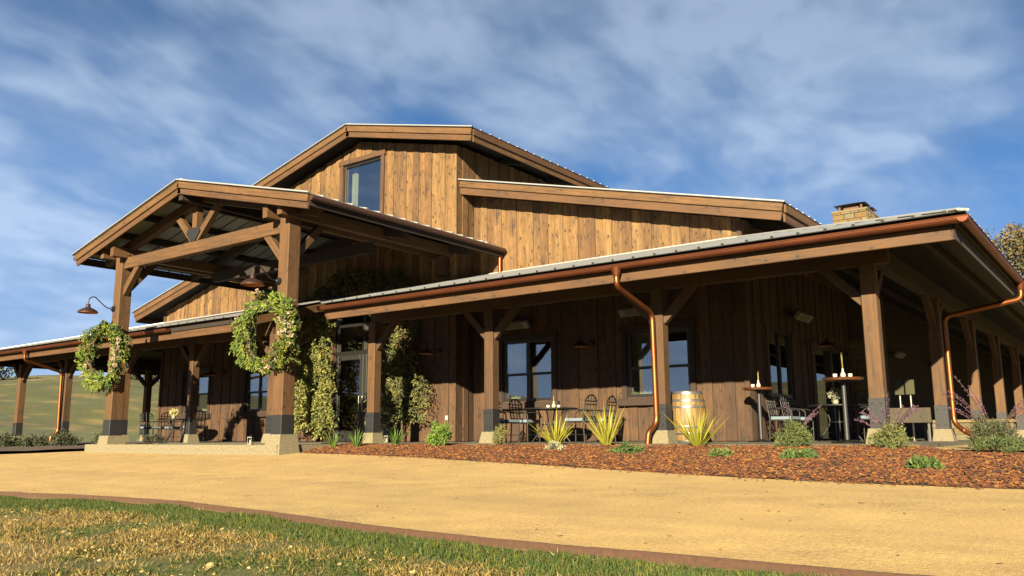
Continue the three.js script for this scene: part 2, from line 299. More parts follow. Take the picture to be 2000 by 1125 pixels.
// lawn soil with clods
const lawnY = (x, z) => ground(x, z) - 0.06 * sstep(0, 0.25, z - kerbLine(x)) + 0.05 * fbm(x * 1.1, z * 1.1, 3.9, 4) * sstep(0.05, 0.5, z - kerbLine(x));
struct('lawn_soil', sheet(-30, 7, 0.12, (x) => kerbLine(x) + 0.02, (x) => kerbLine(x) + 7, 60, lawnY), M.soil);
{ // kerb along the drive
  const pts = []; for (let x = -34; x <= 9.01; x += 0.35) pts.push(V(x, 0, kerbLine(x)));
  const k = thing('drive_kerb', 'low reddish brown edging strip curving between gravel drive and grass', 'kerb');
  let run = [];
  for (let i = 0; i + 1 < pts.length; i++) {
    const a = pts[i], b = pts[i + 1]; a.y = ground(a.x, a.z) - 0.02; b.y = ground(b.x, b.z) - 0.02;
    run.push(timber(a, b, 0.05, 0.14 + 0.012 * noise3(i * 0.7, 3), V(0, 1, 0), 0.014));
    if (run.length === 7 || i + 2 === pts.length) { mesh('kerb_segment', run, M.kerb, k); run = []; }
  }
  k.userData.kind = undefined; delete k.userData.kind;
}
// ------------------------------------------------------------------ patio slab
struct('patio_slab', [box(-33.4, -0.95, -0.5, 0, -58, -0.75, 0.01)], M.slab);
struct('portico_slab', [box(-20.9, -12.9, -0.6, -0.012, -0.747, 1.45, 0.02)], M.concrete);

// ------------------------------------------------------------------ the hall
const hall = thing('ranch_hall', 'large brown timber barn hall with wraparound porch and gabled entrance portico', 'building');
const part = (name, geo, mat, parent = hall) => mesh(name, geo, mat, parent);
// boards on a wall: frame maps (s, y, d) to world, s along the wall, d outwards
function prismBoard(map, s0, s1, y0, ya, yb, th) {
  const c = 0.005, sec = [[s0, 0], [s0, th - c], [s0 + c, th], [s1 - c, th], [s1, th - c], [s1, 0]];
  const top = (s) => lerp(ya, yb, (s - s0) / (s1 - s0)), pos = [], uv = [], u0 = R() * 9, v0 = R() * 9; let per = 0;
  const quad = (A, B, C, D, ua, ub, a, b, c, d) => { for (const q of [A, B, C, A, C, D]) pos.push(q.x, q.y, q.z); uv.push(ua, a, ub, b, ub, c, ua, a, ub, c, ua, d); };
  for (let i = 0; i + 1 < sec.length; i++) {
    const [p, dp] = sec[i], [q, dq] = sec[i + 1], l = Math.hypot(q - p, dq - dp), A = map(p, y0, dp), B = map(q, y0, dq), C = map(q, top(q), dq), D = map(p, top(p), dp);
    quad(A, B, C, D, u0 + per, u0 + per + l, v0 + y0, v0 + y0, v0 + top(q), v0 + top(p)); per += l;
  }
  quad(map(s0, y0, 0), map(s1, y0, 0), map(s1, y0, th), map(s0, y0, th), u0, u0 + .2, v0, v0, v0 + .03, v0 + .03);
  quad(map(s0, ya, th), map(s1, yb, th), map(s1, yb, 0), map(s0, ya, 0), u0, u0 + .2, v0, v0, v0 + .03, v0 + .03);
  const g = new THREE.BufferGeometry(); g.setAttribute('position', new THREE.Float32BufferAttribute(pos, 3)); g.setAttribute('uv', new THREE.Float32BufferAttribute(uv, 2));
  g.computeVertexNormals(); return g;
}
let lastTone = -1;
function boards(parent, map, s0, s1, top, openings, y0 = 0.02, set = siding, low = 0) {
  if (low) { boards(parent, map, s0, s1, () => low - 0.002, openings.filter((o) => o[2] < low), y0, sidingLowShaded); y0 = low + 0.002; openings = openings.filter((o) => o[3] > low); }
  let s = s0, over = false; const cuts = openings.flatMap((o) => [o[0], o[1]]);
  while (s < s1 - 0.02) {
    let e = s + (over ? rr(0.20, 0.26) : rr(0.24, 0.31)); if (s1 - e < 0.1) e = s1;
    for (const c of cuts) if (e > c - 0.05 && s < c - 0.05) { e = c; break; }
    const th = over ? rr(0.038, 0.046) : rr(0.014, 0.022), o = openings.filter((q) => q[0] < e - 0.01 && q[1] > s + 0.01);
    let tone; do tone = Math.floor(R() * set.length); while (tone === lastTone); lastTone = tone;
    const g0 = over ? 0 : 0.002;
    if (!o.length) mesh('board', prismBoard(map, s + g0, e - g0, y0, top(s), top(e), th), set[tone], parent);
    else { let y = y0; for (const q of o.sort((a, b) => a[2] - b[2])) { if (q[2] > y + 0.05) mesh('board', prismBoard(map, s + g0, e - g0, y, q[2], q[2], th), set[tone], parent); y = q[3]; } if (top((s + e) / 2) > y + 0.05) mesh('board', prismBoard(map, s + g0, e - g0, y, top(s), top(e), th), set[tone], parent); }
    s = e; over = !over;
  }
}
function wallShape(pts, holes, depth) {
  const sh = new THREE.Shape(pts.map((p) => new THREE.Vector2(...p)));
  for (const [a, b, c, d] of holes) sh.holes.push(new THREE.Path([[a, c], [a, d], [b, d], [b, c]].map((p) => new THREE.Vector2(...p))));
  return new THREE.ExtrudeGeometry(sh, { depth, bevelEnabled: false });
}
const CX = -16.55, BZ = -4.1, AZ = -4.85, BR = -12.76, BL = -20.36, AR = -5.1, AL = -28.0, BACK = -58;
const mainY = (x) => 9.33 - 0.245 * Math.abs(x - CX);            // roof tops
const aisleY = (x) => 4.9 + 0.244 * ((x > CX ? -3.83 - x : x + 29.27));
const porchY = (z) => 3.19 + 0.258 * (-z);
// entry glazing, gable window, aisle windows: [x0, x1, y0, y1]
const entry = [-17.45, -15.05, 0, 3.95], loft = [-17.3, -15.65, 6.35, 8.36];
const lowR = [[-11.72, -10.14, 1.02, 2.6], [-8.02, -6.4, 1.02, 2.58]], lowL = [[-22.75, -21.35, 1.0, 2.45], [-26.5, -24.9, 1.0, 2.55]];
{ // bay wall
  const w = part('front_gable_wall', wallShape([[BL, 0], [BR, 0], [BR, mainY(BR) - 0.33], [CX, mainY(CX) - 0.33], [BL, mainY(BL) - 0.33]], [entry, loft], 0.16), M.sheath); w.position.z = BZ - 0.16;
  const map = (s, y, d) => V(s, y, d + 0.16), top = (x) => mainY(x) - 0.34;
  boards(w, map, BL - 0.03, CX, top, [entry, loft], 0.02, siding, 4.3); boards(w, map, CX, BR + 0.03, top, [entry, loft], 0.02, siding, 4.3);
}
for (const s of [1, -1]) { // aisle front walls and short returns
  const a = s > 0 ? BR : AL, b = s > 0 ? AR : BL, holes = s > 0 ? lowR : lowL;
  const w = part('aisle_wall', wallShape([[a, 0], [b, 0], [b, aisleY(b) - 0.3], [a, aisleY(a) - 0.3]], holes, 0.16), M.sheath); w.position.z = AZ - 0.16;
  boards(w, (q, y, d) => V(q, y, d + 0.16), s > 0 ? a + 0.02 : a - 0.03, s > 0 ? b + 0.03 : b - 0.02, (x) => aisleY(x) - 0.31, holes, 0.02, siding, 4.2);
  // side of the tall bay, above and in front of the aisle
  const x = s > 0 ? BR : BL, side = part('side_wall', wallShape([[BACK, 0], [BZ - 0.162, 0], [BZ - 0.162, mainY(x) - 0.33], [BACK, mainY(x) - 0.33]], [], 0.14), M.sheath);
  side.rotation.y = -Math.PI / 2; side.position.x = s > 0 ? x : x + 0.14;
  // local x -> world z, local z -> world -x
  const sm = (q, y, d) => V(q, y, s > 0 ? -d : 0.14 + d);
  if (s > 0) { boards(side, sm, -4.83, -4.12, () => mainY(x) - 0.34, [], 0.02, siding, 4.2); boards(side, sm, -10, -4.83, () => mainY(x) - 0.34, [], aisleY(x) - 0.1); }
  const ax = s > 0 ? AR : AL, as = part('aisle_side_wall', wallShape([[BACK, 0], [AZ - 0.162, 0], [AZ - 0.162, aisleY(ax) - 0.3], [BACK, aisleY(ax) - 0.3]], s > 0 ? [[-7.7, -6.1, 1.0, 2.6], [-12.6, -9.4, 0.0, 2.5]] : [], 0.14), M.sheath);
  as.rotation.y = -Math.PI / 2; as.position.x = s > 0 ? ax : ax + 0.14;
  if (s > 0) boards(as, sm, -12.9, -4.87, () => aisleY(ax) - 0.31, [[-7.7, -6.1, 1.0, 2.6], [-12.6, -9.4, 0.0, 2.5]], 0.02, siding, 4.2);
  else boards(as, sm, -9, -4.87, () => aisleY(ax) - 0.31, []);
  // corner trim where the walls meet outside
  part('corner_board', [box(ax - 0.045, ax + 0.07, 0.02, aisleY(ax) - 0.4, AZ + 0.05, AZ + 0.075)].map((g) => { if (s < 0) g.translate(-0.02, 0, 0); return g; }), sidingLowShaded[3]);
}
part('rear_wall', box(AL, AR, 0, 4.9, BACK - 0.2, BACK - 0.003), M.sheath);
part('rear_wall', box(BL, BR, 4.9, 8, BACK - 0.2, BACK - 0.003), M.sheath);
part('partition_wall', box(AL + 0.2, AR - 0.2, 0.014, 4.5, -13.2, -13), M.interior);
part('interior_floor', box(AL + 0.15, AR - 0.15, 0.004, 0.012, -13, AZ - 0.17, 0.001), M.interior);
// windows
function windowUnit(x0, x1, y0, y1, z, opt = {}) { // frame set in a wall whose boards face is at z
  const f = 0.075, d = 0.1, mid = (x0 + x1) / 2, my = opt.my ?? lerp(y0, y1, 0.44), g = [];
  const zb = z - 0.10, zf = z - 0.02;
  g.push(box(x0, x0 + f, y0, y1, zb, zf), box(x1 - f, x1, y0, y1, zb, zf), box(x0 + f, x1 - f, y1 - f, y1, zb, zf - 0.002), box(x0 + f, x1 - f, y0, y0 + f, zb, zf - 0.002));
  if (!opt.single) { g.push(box(mid - f * 0.6, mid + f * 0.6, y0 + f, y1 - f, zb, zf - 0.004)); g.push(box(x0 + f, mid - f * 0.6, my - 0.03, my + 0.03, zb, zf - 0.006), box(mid + f * 0.6, x1 - f, my - 0.03, my + 0.03, zb, zf - 0.006)); }
  const w = part('window', g, M.frame);
  const panes = opt.single ? [[x0 + f, x1 - f, y0 + f, y1 - f]] : [[x0 + f, mid - f * 0.6, y0 + f, my - 0.03], [mid + f * 0.6, x1 - f, y0 + f, my - 0.03], [x0 + f, mid - f * 0.6, my + 0.03, y1 - f], [mid + f * 0.6, x1 - f, my + 0.03, y1 - f]];
  panes.forEach(([a, b, c, e], i) => { const p = new THREE.PlaneGeometry(b - a, e - c); p.translate((a + b) / 2, (c + e) / 2, z - 0.055 - (c > y0 + 0.4 ? 0 : 0.015)); mesh('pane', p, M.glass, w); const p2 = p.clone(); p2.translate(0, 0, -0.02); mesh('pane', p2, M.glass, w); });
  if (opt.trim !== false) {
    const t = opt.tw ?? 0.13;
    mesh('casing', [box(x0 - t, x0 - 0.003, y0 - 0.02, y1 + 0.003, z - 0.02, z + 0.055), box(x1 + 0.003, x1 + t, y0 - 0.02, y1 + 0.003, z - 0.02, z + 0.055), timber(V(x0 - t - 0.05, y1 + 0.08, z + 0.025), V(x1 + t + 0.05, y1 + 0.08, z + 0.025), 0.08, 0.15)], opt.trim ?? M.sill, w);
    mesh('sill', timber(V(x0 - t - 0.08, y0 - 0.11, z + 0.06), V(x1 + t + 0.08, y0 - 0.11, z + 0.06), 0.16, 0.17), opt.trim ?? M.sill, w);
  }
  if (opt.curtain) for (const [a, b] of opt.curtain) {
    const n = 60, geo = new THREE.PlaneGeometry(b - a, y1 - y0 + 0.3, n, 1), p = geo.attributes.position;
    for (let i = 0; i < p.count; i++) p.setZ(i, 0.035 * Math.sin(p.getX(i) * 46) + 0.02 * Math.sin(p.getX(i) * 19 + 1));
    geo.translate((a + b) / 2, (y0 + y1) / 2, z - 0.34); geo.computeVertexNormals(); mesh('curtain', geo, M.curtain, w);
  }
  return w;
}
windowUnit(...lowR[0], AZ + 0.03, { curtain: [[-11.75, -11.4], [-10.3, -10.1]] });
windowUnit(...lowR[1], AZ + 0.03, { curtain: [[-8.05, -7.5], [-6.62, -6.35]] });
windowUnit(...lowL[0], AZ + 0.03, { curtain: [[-22.8, -22.2]] });
windowUnit(...lowL[1], AZ + 0.03, { curtain: [[-26.5, -24.9]] });
windowUnit(...loft, BZ + 0.03, { single: true, trim: M.trim, curtain: [[-17.3, -17.02]] });
part('loft_blind', box(-16.2, -16.19, 6.4, 8.3, BZ - 0.5, BZ - 0.48, 0.001), M.curtain);
{ // side window and glazed side doors, facing the right porch
  const x = AR + 0.02; const yb = [1.0, 2.6];
  const fr = (z0, z1, y0, y1) => box(x - 0.08, x + 0.005, y0, y1, z0, z1);
  const w = part('window', [fr(-7.7, -7.62, 1, 2.6), fr(-6.18, -6.1, 1, 2.6), fr(-6.95, -6.87, 1.08, 2.52), fr(-7.62, -6.18, 2.52, 2.6), fr(-7.62, -6.18, 1, 1.08)], M.frame);
  for (const [a, b] of [[-7.62, -6.95], [-6.87, -6.18]]) { const p = new THREE.PlaneGeometry(b - a, 1.44); p.rotateY(Math.PI / 2); p.translate(x - 0.04, 1.8, (a + b) / 2); mesh('pane', p, M.glass, w); }
  mesh('casing', box(x, x + 0.055, 0.98, 2.6, -7.86, -7.703), M.trim, w); mesh('casing', box(x, x + 0.055, 0.98, 2.6, -6.097, -5.97), M.trim, w);
  mesh('sill', timber(V(x + 0.06, 0.89, -7.9), V(x + 0.06, 0.89, -5.9), 0.16, 0.17), M.sill, w);
  mesh('curtain', box(x - 0.4, x - 0.36, 0.9, 2.6, -6.6, -6.15), M.curtain, w);
  const d = part('side_door', [fr(-12.6, -12.48, 0, 2.5), fr(-9.52, -9.4, 0, 2.5), fr(-11.06, -10.94, 0, 2.38), fr(-12.48, -9.52, 2.38, 2.5)], M.frame);
  for (const [a, b] of [[-12.48, -11.06], [-10.94, -9.52]]) { const p = new THREE.PlaneGeometry(b - a, 2.36); p.rotateY(Math.PI / 2); p.translate(x - 0.04, 1.2, (a + b) / 2); mesh('pane', p, M.glass, d); }
  mesh('casing', box(x, x + 0.06, 0.02, 2.5, -9.397, -9.15), M.trim, d); mesh('casing', box(x, x + 0.06, 0.02, 2.5, -12.82, -12.603), M.trim, d);
}
{ // glazed double entrance door with transom
  const [x0, x1, , y1] = entry, z = BZ + 0.03, m = (x0 + x1) / 2, zb = z - 0.12, zf = z - 0.01;
  const B = (a, b, c, d, o = 0) => box(a, b, c, d, zb, zf - o);
  const t = part('transom_window', [B(x0, x0 + 0.09, 2.62, y1), B(x1 - 0.09, x1, 2.62, y1), B(m - 0.05, m + 0.05, 2.62, y1, .002), B(x0 + 0.09, x1 - 0.09, y1 - 0.09, y1, .004), B(x0 + 0.09, x1 - 0.09, 3.34, 3.42, .006), B(x0, x1, 2.5, 2.617, 0)], M.frame);
  for (const [a, b] of [[x0 + 0.09, m - 0.05], [m + 0.05, x1 - 0.09]]) for (const [c, d] of [[2.62, 3.34], [3.42, y1 - 0.09]]) { const p = new THREE.PlaneGeometry(b - a, d - c); p.translate((a + b) / 2, (c + d) / 2, z - 0.06); mesh('pane', p, M.glass, t); mesh('pane', p.clone().translate(0, 0, -0.02), M.glass, t); }
  for (const s of [0, 1]) {
    const a = s ? m + 0.004 : x0, b = s ? x1 : m - 0.004;
    const d = part('entrance_door', [B(a, a + 0.14, 0.02, 2.497), B(b - 0.14, b, 0.02, 2.497), B(a + 0.14, b - 0.14, 0.02, 0.3, .003), B(a + 0.14, b - 0.14, 2.36, 2.497, .003)], std({ color: lin(.009, .009, .009), roughness: 0.5 }));
    const p = new THREE.PlaneGeometry(b - a - 0.28, 2.06); p.translate((a + b) / 2, 1.33, z - 0.06); mesh('pane', p, M.glass, d);
    const hx = s ? a + 0.07 : b - 0.07; mesh('handle', pipe([V(hx, 0.85, zf), V(hx, 0.85, zf + 0.07), V(hx, 1.3, zf + 0.07), V(hx, 1.3, zf)], 0.014, 0.03), M.hoop, d);
  }
  const c = part('entry_casing', [box(x0 - 0.16, x0 - 0.003, 0.02, y1 + 0.2, z - 0.02, z + 0.09)], M.trim);
  mesh('side_casing', box(x1 + 0.003, x1 + 0.16, 0.02, y1 + 0.2, z - 0.02, z + 0.09), M.trim, c); mesh('head_casing', timber(V(x0, y1 + 0.1, z + 0.034), V(x1, y1 + 0.1, z + 0.034), 0.11, 0.2), M.trim, c);
}

// ------------------------------------------------------------------ roofs
// one metal panel: a pan with a raised rib on its starting edge; P(s, t) gives the eave-to-ridge surface, n its normal
let underShade = 0.09;  // multiplier for panel undersides: roof shade painted into the vertex colour
function panel(P, n, s0, s1, ribH = 0.045) {
  const th = 0.014, pos = [], e = 0.022, sec = [[s0, 0], [s0, ribH], [s0 + e * 2, ribH], [s0 + e * 2.4, th], [s1, th], [s1, 0]];
  const pt = (q, t) => P(q[0], t).addScaledVector(n, q[1]);
  const col = []; let tone = 1;
  const quad = (A, B, C, D) => { for (const q of [A, B, C, A, C, D]) { pos.push(q.x, q.y, q.z); col.push(tone, tone, tone * (tone < 1 ? 0.9 : 1)); } };
  for (let i = 0; i < sec.length; i++) { tone = i === 5 ? underShade : 1; const p = sec[i], q = sec[(i + 1) % sec.length]; quad(pt(p, 0), pt(q, 0), pt(q, 1), pt(p, 1)); }
  for (const t of [0, 1]) { quad(pt(sec[0], t), pt(sec[1], t), pt(sec[2], t), pt(sec[3], t)); quad(pt(sec[0], t), pt(sec[3], t), pt(sec[4], t), pt(sec[5], t)); }
  const g = new THREE.BufferGeometry(); g.setAttribute('position', new THREE.Float32BufferAttribute(pos, 3)); g.setAttribute('uv', new THREE.Float32BufferAttribute(new Float32Array(pos.length / 3 * 2), 2)); g.setAttribute('color', new THREE.Float32BufferAttribute(col, 3)); g.computeVertexNormals(); return g;
}
// gable slope running along z: eave at (xe, ye), ridge at (xr, yr), from z0 (front) to z1 (back)
function slope(root, xe, ye, xr, yr, z0, z1, pitch, mat = M.roof, many = 300) {
  const n = V(-(yr - ye), Math.abs(xr - xe) * 1, 0).normalize(); if (xe < xr) n.set(-(yr - ye), xr - xe, 0).normalize(); else n.set(yr - ye, xe - xr, 0).normalize();
  const rest = []; let k = 0;
  for (let z = z0; z > z1 + 0.05; z -= pitch, k++) { const e = Math.max(z1, z - pitch), g = panel((s, t) => V(lerp(xe, xr, t), lerp(ye, yr, t), s), n, z, e + 0.001); (k < many) ? mesh('roof_panel', g, mat, root) : rest.push(g); }
  if (rest.length) mesh('roof_panels', rest, mat, root).userData.kind = 'stuff';
}
// rake fascia in two steps along a slope at the front plane z
function rake(root, xa, ya, xb, yb, z, mA = M.fascia, mB = M.fasciaB, hA = 0.17, hB = 0.17) {
  const d = V(xb - xa, yb - ya, 0).normalize(), n = V(-d.y, d.x, 0); if (n.y < 0) n.negate();
  const off = (k) => V(0, 0, 0).addScaledVector(n, k);
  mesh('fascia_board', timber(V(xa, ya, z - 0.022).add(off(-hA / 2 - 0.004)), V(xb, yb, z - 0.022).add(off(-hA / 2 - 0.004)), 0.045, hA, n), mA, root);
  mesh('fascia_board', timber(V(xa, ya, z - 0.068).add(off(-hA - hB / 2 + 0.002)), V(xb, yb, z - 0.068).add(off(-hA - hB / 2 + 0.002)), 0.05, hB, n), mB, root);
}
function soffit(root, xe, ye, xr, yr, z0, z1, drop, t = 0.05, mat = M.soffit) {
  const c = (p, k) => V(p[0], p[1] - k, (z0 + z1) / 2), a = c([xe, ye], drop + t / 2), b = c([xr, yr], drop + t / 2);
  mesh('soffit', timber(a, b, Math.abs(z0 - z1), t, V(0, 1, 0), 0.002), mat, root);
}
{ // main gable roof
  const z = -3.45, er = -11.64, el = -21.46, ye = mainY(er), m = part('main_roof', timber(V(CX, 9.36, z - 0.02), V(CX, 9.36, BACK), 0.3, 0.03), M.ridge);
  slope(m, er, ye, CX, 9.33, z + 0.01, BACK, 0.41, M.roof, 40); slope(m, el, ye, CX, 9.33, z + 0.01, BACK, 0.41, M.roof, 8);
  rake(m, er - 0.05, ye + 0.012, CX, 9.33, z); rake(m, el + 0.05, ye + 0.012, CX, 9.33, z);
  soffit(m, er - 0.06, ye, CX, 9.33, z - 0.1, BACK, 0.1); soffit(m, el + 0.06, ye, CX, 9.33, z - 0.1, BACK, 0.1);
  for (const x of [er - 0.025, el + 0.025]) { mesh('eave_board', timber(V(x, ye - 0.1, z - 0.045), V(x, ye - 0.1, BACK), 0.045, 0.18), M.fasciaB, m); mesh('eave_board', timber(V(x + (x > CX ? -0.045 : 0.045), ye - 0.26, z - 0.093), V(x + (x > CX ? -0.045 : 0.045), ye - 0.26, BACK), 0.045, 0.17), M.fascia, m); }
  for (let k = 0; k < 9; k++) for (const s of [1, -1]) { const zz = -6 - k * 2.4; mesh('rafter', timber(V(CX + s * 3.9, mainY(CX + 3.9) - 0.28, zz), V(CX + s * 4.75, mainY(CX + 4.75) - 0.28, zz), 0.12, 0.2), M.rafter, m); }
}
for (const s of [1, -1]) { // aisle roofs
  const X = (x) => s > 0 ? x : 2 * CX - x, z = -4.2, er = -3.83, ye = 4.9, xr = BR, yr = aisleY(BR), m = part('aisle_roof', timber(V(X(xr + 0.06), yr + 0.05, BZ - 0.7), V(X(xr + 0.06), yr + 0.05, BACK), 0.1, 0.04), M.ridge);
  slope(m, X(er), ye, X(xr), yr, z + 0.01, BACK, 0.41, M.roof, 30);
  rake(m, X(er - 0.05), ye + 0.012, X(xr + 0.045), yr - 0.012, z, M.fascia, M.fasciaB, 0.17, 0.2);
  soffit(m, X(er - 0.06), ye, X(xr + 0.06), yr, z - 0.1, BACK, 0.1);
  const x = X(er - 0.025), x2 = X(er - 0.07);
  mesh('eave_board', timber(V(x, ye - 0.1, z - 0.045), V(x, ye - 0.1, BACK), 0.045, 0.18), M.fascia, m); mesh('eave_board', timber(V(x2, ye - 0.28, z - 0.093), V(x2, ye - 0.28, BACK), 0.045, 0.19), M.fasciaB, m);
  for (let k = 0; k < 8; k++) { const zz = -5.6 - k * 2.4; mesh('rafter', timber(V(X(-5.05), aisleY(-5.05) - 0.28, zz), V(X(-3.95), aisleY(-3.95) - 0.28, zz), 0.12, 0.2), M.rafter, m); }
}
// porch roofs
const GUT = []; 
for (const s of [1, -1]) {
  const X = (x) => s > 0 ? x : 2 * CX - x, inner = s > 0 ? -13.36 : -16.95;
  const m = part('porch_roof', timber(V(s > 0 ? -12.7 : -20.4, porchY(AZ) + 0.03, AZ + 0.06), V(X(AR), porchY(AZ) + 0.03, AZ + 0.06), 0.1, 0.03), M.ridge);
  const outer = X(0), lo = Math.min(inner, outer), hi = Math.max(inner, outer), n = V(0, 1, 0.258).normalize(), hip = (x) => { const d = s > 0 ? -x : x - outer; return -Math.min(1, d / 5.1) * 4.85; };
  for (let x = lo; x < hi - 0.02; x += 0.41) {
    const e = Math.min(hi, x + 0.41);
    mesh('roof_panel', panel((q, t) => { const zz = lerp(0.03, hip(q) , t) ; const zc = Math.max(zz, (q > BL && q < BR) ? BZ + 0.06 : -9); return V(q, porchY(zc), zc); }, n, x, e - 0.001), M.roof, m);
  }
  // side slope, from the hip back
  const yr = porchY(AZ), rest = [];
  for (let z = -0.05; z > BACK; z -= 0.41) { const t1 = (q) => Math.min(1, -q / 4.85); const nn = V(s * 0.243, 1, 0).normalize();
    const g = panel((q, t) => { const k = t * t1(q); return V(X(lerp(0.03, -5.06, k)), lerp(3.18, yr, k), q); }, nn, z, z - 0.409); rest.push(g); }
  mesh('side_roof_panels', rest, M.roof, m).userData.kind = 'stuff';
  // purlins and rafters below
  for (const zz of [-0.9, -2.5, -3.4, -4.3]) mesh('purlin', timber(V(lo + 0.1, porchY(zz) - 0.09, zz), V(X(0) === hi ? hi - 0.3 + zz : hi - 0.1, porchY(zz) - 0.09, zz), 0.09, 0.14), M.rafter, m);
  for (const q of [-0.9, -2.5, -3.6, -4.6]) mesh('purlin', timber(V(X(q), 3.19 + 0.243 * -q - 0.09, q - 0.2), V(X(q), 3.19 + 0.243 * -q - 0.09, BACK), 0.09, 0.14), M.rafter, m);
  mesh('hip_rafter', timber(V(X(-0.35), 3.13, -0.33), V(X(-5.05), yr - 0.17, -4.8), 0.12, 0.22), M.rafter, m);
  mesh('hip_cap', timber(V(X(0.01), 3.215, 0.01), V(X(-5.1), yr + 0.035, -4.85), 0.2, 0.035), M.ridge, m);
  // fascia under the gutter
  mesh('fascia_board', timber(V(inner + (s > 0 ? 0.06 : -0.02), 2.95, -0.16), V(X(-0.16), 2.95, -0.16), 0.05, 0.23), M.fasciaB, m);
  mesh('fascia_board', timber(V(X(-0.16), 2.95, -0.135), V(X(-0.16), 2.95, BACK), 0.05, 0.23), M.rafter, m);
  mesh('sub_fascia', timber(V(inner + (s > 0 ? 0.06 : -0.02), 3.12, -0.115), V(X(-0.16), 3.12, -0.115), 0.04, 0.17), M.rafter, m);
  mesh('sub_fascia', timber(V(X(-0.115), 3.12, -0.1), V(X(-0.115), 3.12, BACK), 0.04, 0.17), M.rafter, m);
  mesh('rake_board', timber(V(inner, 3.02, -0.14), V(inner, porchY(BZ + 0.1) - 0.17, BZ + 0.1), 0.05, 0.22), M.fasciaB, m);
  // plate beams over the posts
  mesh('plate_beam', timber(V(inner + (s > 0 ? 0.1 : -0.1), 3.06, -1.6), V(X(-1.35), 3.06, -1.6), 0.2, 0.34), M.timberB, m);
  mesh('plate_beam', timber(V(X(-1.6), 3.06, -1.72), V(X(-1.6), 3.06, BACK), 0.2, 0.34), M.rafter, m);  // side beam coloured near black to deepen the porch shade
  // gutter: half round copper with a rolled lip
  const gut = (a, b, out) => {
    const pr = []; for (let i = 0; i <= 12; i++) { const q = Math.PI * i / 12; pr.push([Math.cos(q) * 0.075, -Math.sin(q) * 0.085]); } pr.push([-0.075, 0.02], [-0.07, 0.02]); for (let i = 12; i >= 0; i--) { const q = Math.PI * i / 12; pr.push([Math.cos(q) * 0.07, -Math.sin(q) * 0.08]); } pr.push([0.08, 0.012], [0.088, 0.004], [0.085, -0.008]);
    const pos = [], at = (e, p) => (e ? b : a).clone().addScaledVector(out, p[0]).add(V(0, p[1], 0));
    for (let i = 0; i < pr.length; i++) { const p = pr[i], q = pr[(i + 1) % pr.length]; const A = at(0, p), B = at(0, q), C = at(1, q), D = at(1, p); for (const v of [A, B, C, A, C, D]) pos.push(v.x, v.y, v.z); }
    const half = pr.slice(0, 13); for (const e of [0, 1]) for (let i = 1; i < 12; i++) for (const v of [at(e, half[0]), at(e, half[i]), at(e, half[i + 1])]) pos.push(v.x, v.y, v.z);
    const g = new THREE.BufferGeometry(); g.setAttribute('position', new THREE.Float32BufferAttribute(pos, 3)); const uvs = []; for (let i = 0; i < pos.length; i += 3) uvs.push(pos[i] * 0.4 + pos[i + 2] * 0.4, pos[i + 1] * 2); g.setAttribute('uv', new THREE.Float32BufferAttribute(uvs, 2)); g.computeVertexNormals(); return g;
  };
  const gi = s > 0 ? -13.42 : -19.7, y = 3.115;
  const fg = part('gutter', gut(V(gi, y, 0), V(X(0.08), y, 0), V(0, 0, 1)), M.copper); part('gutter', gut(V(X(0), y, 0.08), V(X(0), y, BACK), V(s, 0, 0)), M.copper);
  for (let q = Math.min(gi, X(0)) + 1.1; q < Math.max(gi, X(0)); q += 3.05) mesh('seam', gut(V(q, y, 0), V(q + 0.07, y, 0), V(0, 0, 1)).translate(0, -0.001, 0.003).scale(1, 1, 1.0), M.copperBright, fg);
}
// porch posts
function porchPost(x, z, opt = {}) {
  const w = opt.w ?? 0.235, h = opt.h ?? 2.9, p = part('porch_post', box(x - w / 2, x + w / 2, 0.245, h, z - w / 2, z + w / 2, 0.012), opt.mat ?? (Math.abs(x * 7) % 2 < 1 ? M.timber : M.timberB)), q = w / 2 + 0.008;
  mesh('steel_boot', box(x - q, x + q, 0.24, 0.72, z - q, z + q, 0.004), M.steel, p);
  mesh('bolt', [-1, 1].flatMap((s) => [0.34, 0.64].map((y) => { const g = new THREE.CylinderGeometry(0.016, 0.016, 0.03, 6); g.rotateX(Math.PI / 2); g.translate(x + s * w * 0.28, y, z + q + 0.008); return g; })), M.steel, p);
  const pier = new THREE.CylinderGeometry(w * 0.5 * 1.414 + 0.05, w * 0.5 * 1.414 + 0.125, 0.29, 4); pier.rotateY(Math.PI / 4); pier.translate(x, 0.095, z); mesh('concrete_pier', pier.toNonIndexed(), M.concrete, p); p.children.at(-1).geometry.computeVertexNormals();
  for (const [dx, dz] of opt.braces ?? [[1, 0], [-1, 0]]) {
    const a = V(x + dx * w * 0.4, 2.28, z + dz * w * 0.4), b = V(x + dx * 0.74, 2.93, z + dz * 0.74);
    mesh('knee_brace', timber(a, b, 0.13, 0.15), M.timberB, p);
  }
  return p;
}
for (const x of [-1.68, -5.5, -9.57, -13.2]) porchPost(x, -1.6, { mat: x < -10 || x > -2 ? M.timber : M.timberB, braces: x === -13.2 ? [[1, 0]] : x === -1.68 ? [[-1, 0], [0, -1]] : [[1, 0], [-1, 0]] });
for (const x of [-17.05, -20.85, -24.7, -28.55, -32.1]) porchPost(x, -1.6, { braces: x === -17.05 ? [[-1, 0]] : [[1, 0], [-1, 0]] });
for (const z of [-6.3, -10.6, -14.9, -19.2, -23.5, -27.8, -32.1]) porchPost(-1.6, z, { mat: M.timber, braces: [[0, 1], [0, -1]] });
for (const z of [-6.3, -10.6, -14.9]) porchPost(2 * CX + 1.6, z, { braces: [[0, 1], [0, -1]] });
